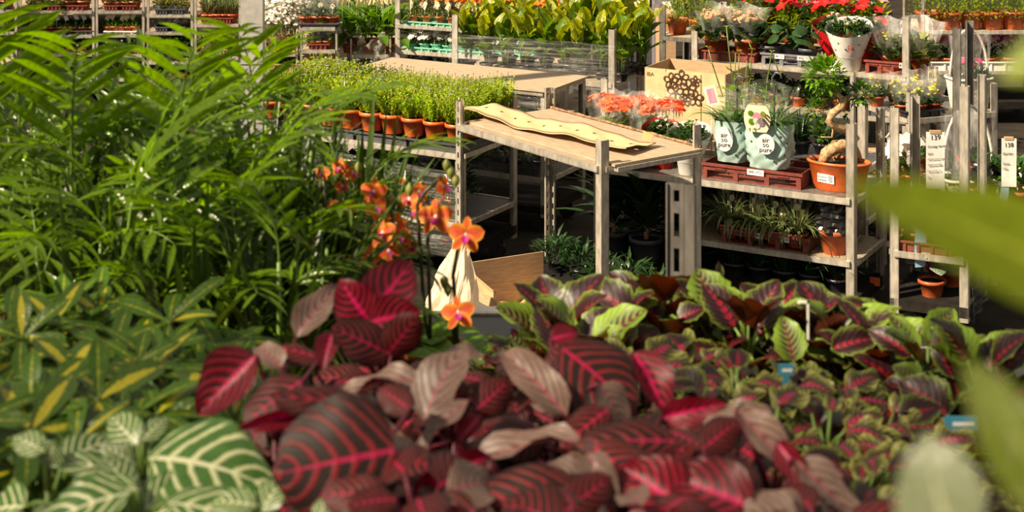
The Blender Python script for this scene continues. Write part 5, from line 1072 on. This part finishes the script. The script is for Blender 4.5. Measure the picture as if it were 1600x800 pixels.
# coleus
CH = {
 0: [('coleus', 990, 492, 915, 440, 70, 2.5, .02, (-.2, -1, .6)), ('coleus_lime', 1000, 480, 1030, 432, 40, 2.5, .02, (0, -1, .4)), ('coleus', 985, 500, 925, 505, 34, 2.5, -.03, (0, -.6, .8))],
 1: [('coleus_lime', 1030, 475, 1000, 440, 34, 2.52, .02, (-.2, -1, .4)), ('coleus', 1045, 470, 1035, 420, 26, 2.5, .02, (.9, -.6, .2)), ('coleus', 1060, 500, 1100, 475, 40, 2.45, 0, (0, -.6, 1))],
 2: [('coleus_lime', 1122, 496, 1092, 418, 80, 2.48, .02, (.1, -1, .45)), ('coleus_lime', 1118, 488, 1182, 488, 30, 2.46, .0, (0, -.5, 1)), ('coleus', 1110, 460, 1135, 408, 24, 2.55, .03, (.5, -1, 0)), ('coleus', 1100, 470, 1050, 425, 46, 2.55, .02, (.5, .8, .2))],
 4: [('coleus', 1220, 482, 1252, 436, 40, 2.5, .02, (-.5, -1, .2)), ('coleus', 1290, 490, 1258, 440, 36, 2.5, .02, (.5, -.9, .3)), ('coleus_lime', 1240, 565, 1225, 492, 55, 2.3, .02, (0, -1, .5)), ('coleus_lime', 1210, 490, 1207, 456, 24, 2.5, .02, (0, -1, .3))],
 5: [('coleus', 1300, 480, 1376, 466, 26, 2.45, .0, (0, -.35, 1)), ('coleus', 1275, 530, 1320, 488, 34, 2.4, .02, (-.5, .8, .2)), ('coleus', 1300, 545, 1375, 520, 50, 2.35, .0, (0, -.8, .8))],
 7: [('coleus', 1425, 555, 1360, 508, 48, 2.3, .02, (.1, -.9, .5)), ('coleus_lime', 1450, 540, 1492, 478, 56, 2.3, .02, (-.2, -1, .4)), ('coleus', 1490, 590, 1450, 515, 36, 2.2, .02, (-.8, -.5, .3)), ('coleus_lime', 1440, 600, 1400, 570, 40, 2.2, 0, (0, -.8, .7))],
 8: [('coleus_lime', 1510, 585, 1560, 530, 60, 2.25, .02, (0, -1, .5)), ('coleus', 1480, 650, 1410, 590, 80, 2.1, .02, (0, -1, .5))]}
CP = [((965, 500, 2.5), 'coleus with red centred leaf beside the steel table leg'), ((1040, 480, 2.52), 'coleus with brown folded leaves before the blurred post'), ((1115, 500, 2.5), 'coleus with upright lime leaf beside the blurred post'), ((1170, 510, 2.42), 'low dark coleus right of the lime leaf'), ((1240, 500, 2.48), 'coleus with a peaked pair of leaves under the steel posts'), ((1310, 520, 2.42), 'coleus with long pointing leaf under the narrow trolley'), ((1370, 540, 2.36), 'coleus with purple pink leaves between two pointed ones'), ((1450, 560, 2.28), 'coleus with wide pale leaf before the film wrapped side'), ((1530, 580, 2.2), 'coleus with dark red leaf at the frame edge'), ((870, 505, 2.42), 'coleus with small fringed leaf before the open carton'), ((905, 535, 2.3), 'low coleus with pink and cream leaves before the carton')]
ic_ = bush_mesh('foliage', ['coleus', 'coleus', 'coleus_lime'], 120, r=.12, h=.07, L=.06, Wd=.04, z0=-.06, up=.3, seed=6)
icc = bush_mesh('foliage', ['coleus_curly', 'coleus_curly', 'coleus'], 150, r=.12, h=.07, L=.05, Wd=.036, z0=-.06, up=.3, seed=7)
for i, (an, lab) in enumerate(CP): leafy('coleus_plant', lab, 'plant', 'red centred coleus', (an[0], an[1]-12, an[2]), ['coleus', 'coleus', 'coleus_lime'], 17, (.08, .115), .05, .10, CH.get(i, ()), 'stemgreen', seed=200+i, up=(.5, 2.2), inner=ic_)
CC = [((1000, 560, 2.15), 'curly coleus behind the crimson striped leaf'), ((1080, 560, 2.2), 'curly coleus with pink hearted leaves below the lime leaf'), ((1150, 590, 2.1), 'curly coleus with pale frilled leaves in the middle'), ((1225, 600, 2.08), 'curly coleus beside the small blue tag'), ((1300, 600, 2.1), 'curly coleus with red streaked leaves below the purple one'), ((1120, 625, 1.9), 'curly coleus against the crimson iresine leaf'), ((1200, 650, 1.86), 'low curly coleus beside the long pink iresine leaf'), ((1290, 660, 1.86), 'curly coleus with magenta hearts near the larger blue tag'), ((1370, 640, 1.95), 'curly coleus between the two dark red coleus'), ((1350, 720, 1.7), 'orange hearted curly coleus beside the pale blurred leaf'), ((1430, 690, 1.75), 'dim curly coleus behind the pale blurred leaf'), ((1330, 780, 1.55), 'curly coleus at the bottom edge beside the pale blurred leaf')]
for i, (an, lab) in enumerate(CC): leafy('coleus_plant', lab, 'plant', 'curly coleus', an, ['coleus_curly', 'coleus_curly', 'coleus_curly', 'coleus'], 22, (.05, .078), .06, .07, (), 'stemgreen', seed=240+i, up=(.1, 1.0), inner=icc)
for px0, px1, py0, py1, Y, lab in ((1216, 1240, 570, 588, 2.05, 'small blue plant tag among the curly coleus'), (1476, 1526, 652, 674, 1.9, 'larger blue and white plant tag under the dark red coleus'), (1246, 1264, 471, 487, 2.4, 'white bent plastic clip between the peaked coleus leaves')):
    a, b = W(px0, py0, Y), W(px1, py1, Y); t = thing('plant_tag', lab, 'tag', ((a.x+b.x)/2, Y, ZB+.001)); z1 = a.z-ZB; z0 = b.z-ZB; w2 = (b.x-a.x)/2
    if 'bent' in lab: ob('clip', MB().bx((-w2, -.001, z1-.004), (w2, .001, z1)).bx((w2-.003, -.001, 0), (w2, .001, z1)).mesh('clip', 'white'), t)
    else:
        ob('card', MB().bx((-w2, -.001, z0), (w2, .001, z1)).mesh('card', 'blue'), t); ob('stick', MB().bx((-.004, -.001, 0), (.004, .001, z0)).mesh('stick', 'blue'), t)
        ob('printed_band', MB().bx((-w2*.5, -.0018, z0+(z1-z0)*.35), (w2*.8, -.001, z0+(z1-z0)*.6)).mesh('printed_band', 'white'), t)
# zebra plants
ZH = [[('zebra', 232, 715, 415, 720, 165, 1.5, -.04, (.1, -.6, 1)), ('zebra', 222, 690, 262, 640, 40, 1.54, .03, (-.2, -.9, .5)), ('zebra', 215, 695, 165, 640, 60, 1.54, .03, (.1, -.9, .5)), ('zebra', 210, 725, 160, 690, 40, 1.5, 0, (0, -.7, .8))],
      [('zebra', 205, 770, 40, 800, 100, 1.4, -.03, (-.1, -.5, 1)), ('zebra', 215, 765, 90, 748, 60, 1.44, .0, (0, -.4, 1)), ('zebra', 260, 785, 430, 800, 90, 1.38, -.03, (.1, -.5, 1)), ('zebra', 190, 740, 60, 700, 40, 1.5, 0, (0, -.6, .8))],
      [('zebra', 70, 705, 12, 672, 45, 1.5, .02, (0, -.8, .8)), ('zebra', 85, 690, 70, 740, 50, 1.5, 0, (0, -.8, .8))],
      [('zebra', 410, 800, 440, 735, 55, 1.36, .02, (-.5, -.9, .4)), ('zebra', 495, 815, 515, 768, 34, 1.33, .01, (-.3, -.9, .3)), ('zebra', 400, 790, 330, 775, 60, 1.36, 0, (0, -.6, .9))]]
for i, (an, lab) in enumerate((((225, 725, 1.54), 'zebra plant with the broad cream ribbed leaf at the bottom'), ((210, 790, 1.44), 'zebra plant with greyish striped leaves at the bottom edge'), ((75, 715, 1.56), 'small zebra plant under the yellow schefflera at the edge'), ((410, 830, 1.38), 'zebra plant leaf tips against the huge iresine leaf'))):
    leafy('zebra_plant', lab, 'plant', 'cream striped zebra plants', an, ['zebra'], 4, (.06, .09), .03, .06, ZH[i], 'stemgreen', seed=300+i, up=(.1, .9))
# schefflera: palmate leaves, each with its leaflets
def schefflera(label, anchor, n, seed):
    q = random.Random(seed); c = W(*anchor); base = V((c.x, c.y, ZB+.001)); t = thing('schefflera_plant', label, 'plant', base, 0, 'yellow variegated scheffleras'); ob('pot', POTM, t); st = MB(); top = c-base-V((0, 0, .05))
    st.tube([V((0, 0, .05)), top], [.006, .004], 6)
    for i in range(n):
        a = i*2.4+q.uniform(-.3, .3); lv = q.random(); o = c+V((math.cos(a)*(.10-.07*lv), math.sin(a)*(.10-.07*lv), -.08+.11*lv)); petiole(st, top*q.uniform(.6, 1), o-base, .0022)
        ax = V((math.cos(a)*(.5-.3*lv), math.sin(a)*(.5-.3*lv)-.35, 1)).normalized(); x = ax.orthogonal().normalized(); y = ax.cross(x); hub = MB(); hub.lathe([(.001, -.003), (.004, 0), (.001, .003)], 6)
        h = ob('leaf', hub.mesh('leaf', 'stemgreen'), t, T(*(o-base))); m = q.choice((6, 7)); L = q.uniform(.06, .085)
        for k in range(m):
            b = k*2*PI/m+i; d = (x*math.cos(b)+y*math.sin(b))+ax*q.uniform(-.1, .55); l = L*q.uniform(.85, 1.15); ob('leaflet', q.choice(LM['schefflera2' if q.random() < .3 else 'schefflera']), h, frame(V((0, 0, 0)), d, ax, l*1.1, l))
    ob('stem', st.mesh('stem', 'stemgreen'), t)
for i, (an, n, lab) in enumerate((((40, 540, 2.1), 12, 'yellow variegated schefflera at the frame edge under the palms'), ((130, 520, 2.2), 11, 'schefflera with the largest yellow leaf under the palms'), ((305, 530, 2.15), 6, 'small schefflera sprig with upright yellow leaflets beside the iresine'), ((180, 590, 1.95), 13, 'schefflera with wide green leaflets in the middle of its group'), ((60, 620, 1.85), 12, 'low yellow green schefflera above the small zebra plant'), ((110, 660, 1.75), 11, 'schefflera with bright yellow heart above the zebra plants'), ((270, 600, 1.9), 9, 'dark schefflera between the sprig and the zebra plant'), ((10, 690, 1.7), 8, 'schefflera low at the frame edge'), ((200, 680, 1.68), 7, 'schefflera leaves poking between the zebra leaves'))):
    schefflera(lab, an, n, 400+i)
# parlour palms: frond > leaflet
FRONDS = []
for s in range(5):
    q = random.Random(500+s); pts = [V((0, 0, 0))]; a = .25; n = 9; Lf = .30
    for i in range(n): pts.append(pts[-1]+V((0, math.cos(a), math.sin(a)))*Lf/n); a -= .14
    rm = MB(); rm.tube(pts, [.0028*(1-.7*i/n) for i in range(n+1)], 5); lf = []
    for i in range(2, n+1):
        tg = (pts[i]-pts[i-1]).normalized(); nr = V((1, 0, 0)).cross(tg)
        for sx in (-1, 1):
            L = .155*(1-.45*abs(i/n-.45))*q.uniform(.85, 1.1); d = tg*(.55+.5*i/n)+V((sx*.85, 0, 0))+nr*q.uniform(-.15, .25); lf.append((s*7+i, pts[i], d, nr, L))
    FRONDS.append((rm.mesh('frond', 'stemgreen'), lf))
pin = [tuft_mesh('foliage', 'palm_shaded', 44, .3, .018, .02, 1.2, .7, 510+s, .05) for s in range(3)]
def palm(label, px, Y, ytop, nf, seed):
    q = random.Random(seed); base = V((W(px, 0, Y).x, Y, ZB+.001)); H = W(px, ytop+(18 if px < 380 else 5), Y).z-ZB; t = thing('parlour_palm', label, 'palm', base, 0, 'parlour palms'); ob('pot', POTL, t); ob('foliage', pin[seed % 3], t, T(0, 0, .1) @ RZ(seed), 'stuff')
    canes = []
    for k in range(4):
        a = k*1.57+q.uniform(-.4, .4); cane = [V((math.cos(a)*.03, math.sin(a)*.03, .08)), V((math.cos(a)*.05, math.sin(a)*.05, H*.4)), V((math.cos(a)*.07, math.sin(a)*.07, H*.72))]; mb = MB(); mb.tube(cane, [.0055, .0045, .003], 6); ob('cane', mb.mesh('cane', 'stemgreen'), t); canes.append(cane)
    for i in range(nf):
        c = canes[i % 4]; tt = .25+.75*(i/nf); o = c[1].lerp(c[2], tt) if i > 1 else c[1]; a = i*2.4+q.uniform(-.4, .4); e = q.uniform(.7, 2.1) if i > nf*.4 else q.uniform(.1, .9)
        e = 4 if i == nf-1 else e
        d = V((math.cos(a), math.sin(a), e)).normalized(); s = q.uniform(.7, .95)*(H/.52)*(1.2 if i == nf-1 else 1)*(.78 if px > 420 else 1)
        rm, lf = FRONDS[(i+seed) % 5]; fo = ob('frond', rm, t, frame(o, d, UP, s, s))
        for k, p, dd_, nr, L in lf: ob('leaflet', LM['palm'][k % 3], fo, frame(p, dd_, nr, L*1.0, L))
PL = [(15, 2.75, 95, 9), (95, 2.9, 75, 9), (180, 2.7, 130, 9), (265, 2.95, 120, 8), (345, 2.75, 105, 9), (430, 2.95, 95, 9), (500, 2.8, 185, 8), (60, 3.2, 60, 6), (230, 3.25, 110, 6), (400, 3.3, 85, 6), (130, 2.5, 235, 7), (300, 2.5, 225, 7), (440, 2.5, 260, 6), (560, 3.05, 285, 2)]
PLL = ['at the frame edge', 'second from the frame edge, reaching highest', 'third from the frame edge, in the front row', 'before the steel racks in the middle of the row', 'beside the pillar in the front row', 'under the pillar with the brightest fronds', 'last of the row beside the orange orchids', 'in the rear row near the frame edge', 'in the rear row before the racks', 'in the rear row at the pillar', 'low in front above the large yellow schefflera', 'low in front above the schefflera sprig', 'low in front beside the crimson iresine', 'small one behind the orange orchids']
for i, (px, Y, yt, nf) in enumerate(PL): palm('parlour palm '+PLL[i], px, Y, yt, nf+2, 600+i)
# orchids
def orchid_flower(par, base, px, py, Y, rpx, face, roll):
    o = W(px, py, Y); n = V(face).normalized(); r = rpx/F*Y; x = V((0, 0, 1)).cross(n).normalized(); y = n.cross(x)
    hub = MB(); hub.lathe([(.001, -.006), (.005, 0), (.001, .006)], 8); f = ob('flower', hub.mesh('flower', 'orchidwhite'), par, T(*(o-base)))
    for k, (ang, kind) in enumerate(((90, 'tepal'), (18, 'wpetal'), (162, 'wpetal'), (-50, 'tepal'), (230, 'tepal'))):
        a = math.radians(ang+roll); d = x*math.cos(a)+y*math.sin(a)+n*.12; ob('petal', LM[kind][k % 2], f, frame(V((0, 0, 0))+n*(.001*k), d, n, r*1.02, r))
    a = math.radians(-90+roll); ob('lip', LM['lip'][0], f, frame(n*.006, x*math.cos(a)+y*math.sin(a)+n*.5, n, r*.62, r*.62))
def orchid(label, px, Y, spikes, flowers, buds, seed):
    base = V((W(px, 0, Y).x, Y, ZB+.001)); t = thing('orchid_plant', label, 'orchid', base, 0, 'orange orchids'); ob('pot', pot_mesh('pot', 'terracotta', .05, .1), t); q = random.Random(seed)
    for i in range(5): a = i*2.4; ob('leaf', q.choice(LM['orchidleaf']), t, frame(V((0, 0, .1)), V((math.cos(a), math.sin(a), .5)), UP, .085, .085))
    for sp in spikes:
        m = MB(); m.tube([V((0, 0, .1))]+[W(x, y, Y)-base for x, y in sp], .0032, 6); ob('flower_spike', m.mesh('flower_spike', 'stemdark'), t)
    for f in flowers: orchid_flower(t, base, *f)
    for x, y in buds:
        m = MB(); m.lathe([(.001, -.012), (.006, -.004), (.007, .003), (.001, .011)], 8); ob('bud', m.mesh('bud', 'olive'), t, T(*(W(x, y, Y)-base)))
orchid('orange orchid with the large open flowers before the slotted post', 672, 2.7, [[(664, 500), (657, 400), (652, 320), (664, 300), (690, 275)], [(672, 480), (668, 380), (672, 345)]], [(681, 340, 2.66, 30, (-.2, -1, .25), 5), (690, 292, 2.7, 20, (.9, -.5, .2), 20), (655, 330, 2.72, 22, (-.8, -.6, .1), -10), (640, 312, 2.74, 18, (-.5, -.8, .3), 10)], [(704, 268), (698, 258), (712, 282), (640, 296)], 1)
orchid('orange orchid with a single forward flower near the open carton', 716, 2.6, [[(712, 480), (708, 430), (716, 385), (727, 372)], [(706, 500), (712, 492)]], [(728, 368, 2.55, 30, (-.05, -1, .2), -5), (716, 490, 2.45, 28, (0, -1, .35), 8)], [(694, 440), (700, 452)], 2)
orchid('orange orchid leaning to the palms with clustered flowers', 600, 2.75, [[(612, 500), (618, 400), (612, 330), (585, 305)], [(600, 480), (590, 400), (580, 370)]], [(585, 300, 2.75, 24, (-.3, -1, .2), 0), (598, 365, 2.7, 26, (-.4, -1, .3), 12), (575, 402, 2.7, 22, (.4, -1, .2), -20), (625, 372, 2.74, 20, (.3, -1, .3), 20), (608, 392, 2.7, 20, (0, -1, .1), 40), (640, 385, 2.75, 16, (.5, -1, 0), 0), (588, 325, 2.73, 20, (.2, -1, .2), 30), (618, 350, 2.76, 20, (-.2, -1, .2), -15), (655, 300, 2.76, 17, (.2, -1, .2), 0)], [(612, 312), (625, 316), (600, 318), (636, 310)], 3)
orchid('orange orchid half hidden in the palm leaves', 535, 2.85, [[(545, 500), (540, 380), (536, 280)], [(520, 480), (510, 350), (505, 275)]], [(532, 262, 2.85, 16, (-.5, -1, .2), 0), (551, 270, 2.85, 15, (.5, -1, .1), 30), (505, 271, 2.85, 13, (-.3, -1, .2), 0), (534, 290, 2.85, 14, (.6, -1, 0), 10), (520, 325, 2.85, 14, (0, -1, .2), 50), (440, 322, 2.95, 12, (0, -1, .2), 0), (436, 340, 2.95, 12, (0, -1, .1), 20), (548, 325, 2.8, 13, (0, -1, .1), 20), (560, 405, 2.7, 15, (0, -1, .1), 0)], [(560, 262)], 4)
# the very near plant at the frame edge
nb = V((.46, .62, ZB+.001)); nt = thing('broad_leaved_plant', 'very near broad leaved plant reaching in blurred from the frame edge', 'plant', nb); ob('pot', POTC, nt)
st = MB(); st.tube([(0, 0, .08), (-.05, -.02, .5), (-.10, -.03, .95)], [.012, .01, .007], 8)
def near(kind, b, e, wpx, nh):
    P, Q = W(*b), W(*e); me = LM[kind][0]; xs = [v.co.x for v in me.vertices]; ys = max(v.co.y for v in me.vertices); ob('leaf', me, nt, T(*-nb) @ frame(P, Q-P, V(nh), wpx/F*P.y/(max(xs)-min(xs)), (Q-P).length/ys)); st.tube([V((-.06, -.02, .6)), (P-nb)], [.006, .004], 6)
near('banana', (1760, 470, .38), (1345, 270, .38), 165, (-.1, -.8, .6)); near('banana', (1720, 60, .38), (1560, 108, .38), 105, (0, -.6, .8)); near('banana', (1690, 830, .38), (1505, 560, .4), 130, (-.3, -.9, .3))
near('palegreen', (1490, 860, .45), (1435, 672, .47), 150, (-.55, -.6, .6))
ob('stem', st.mesh('stem', 'stemgreen'), nt)
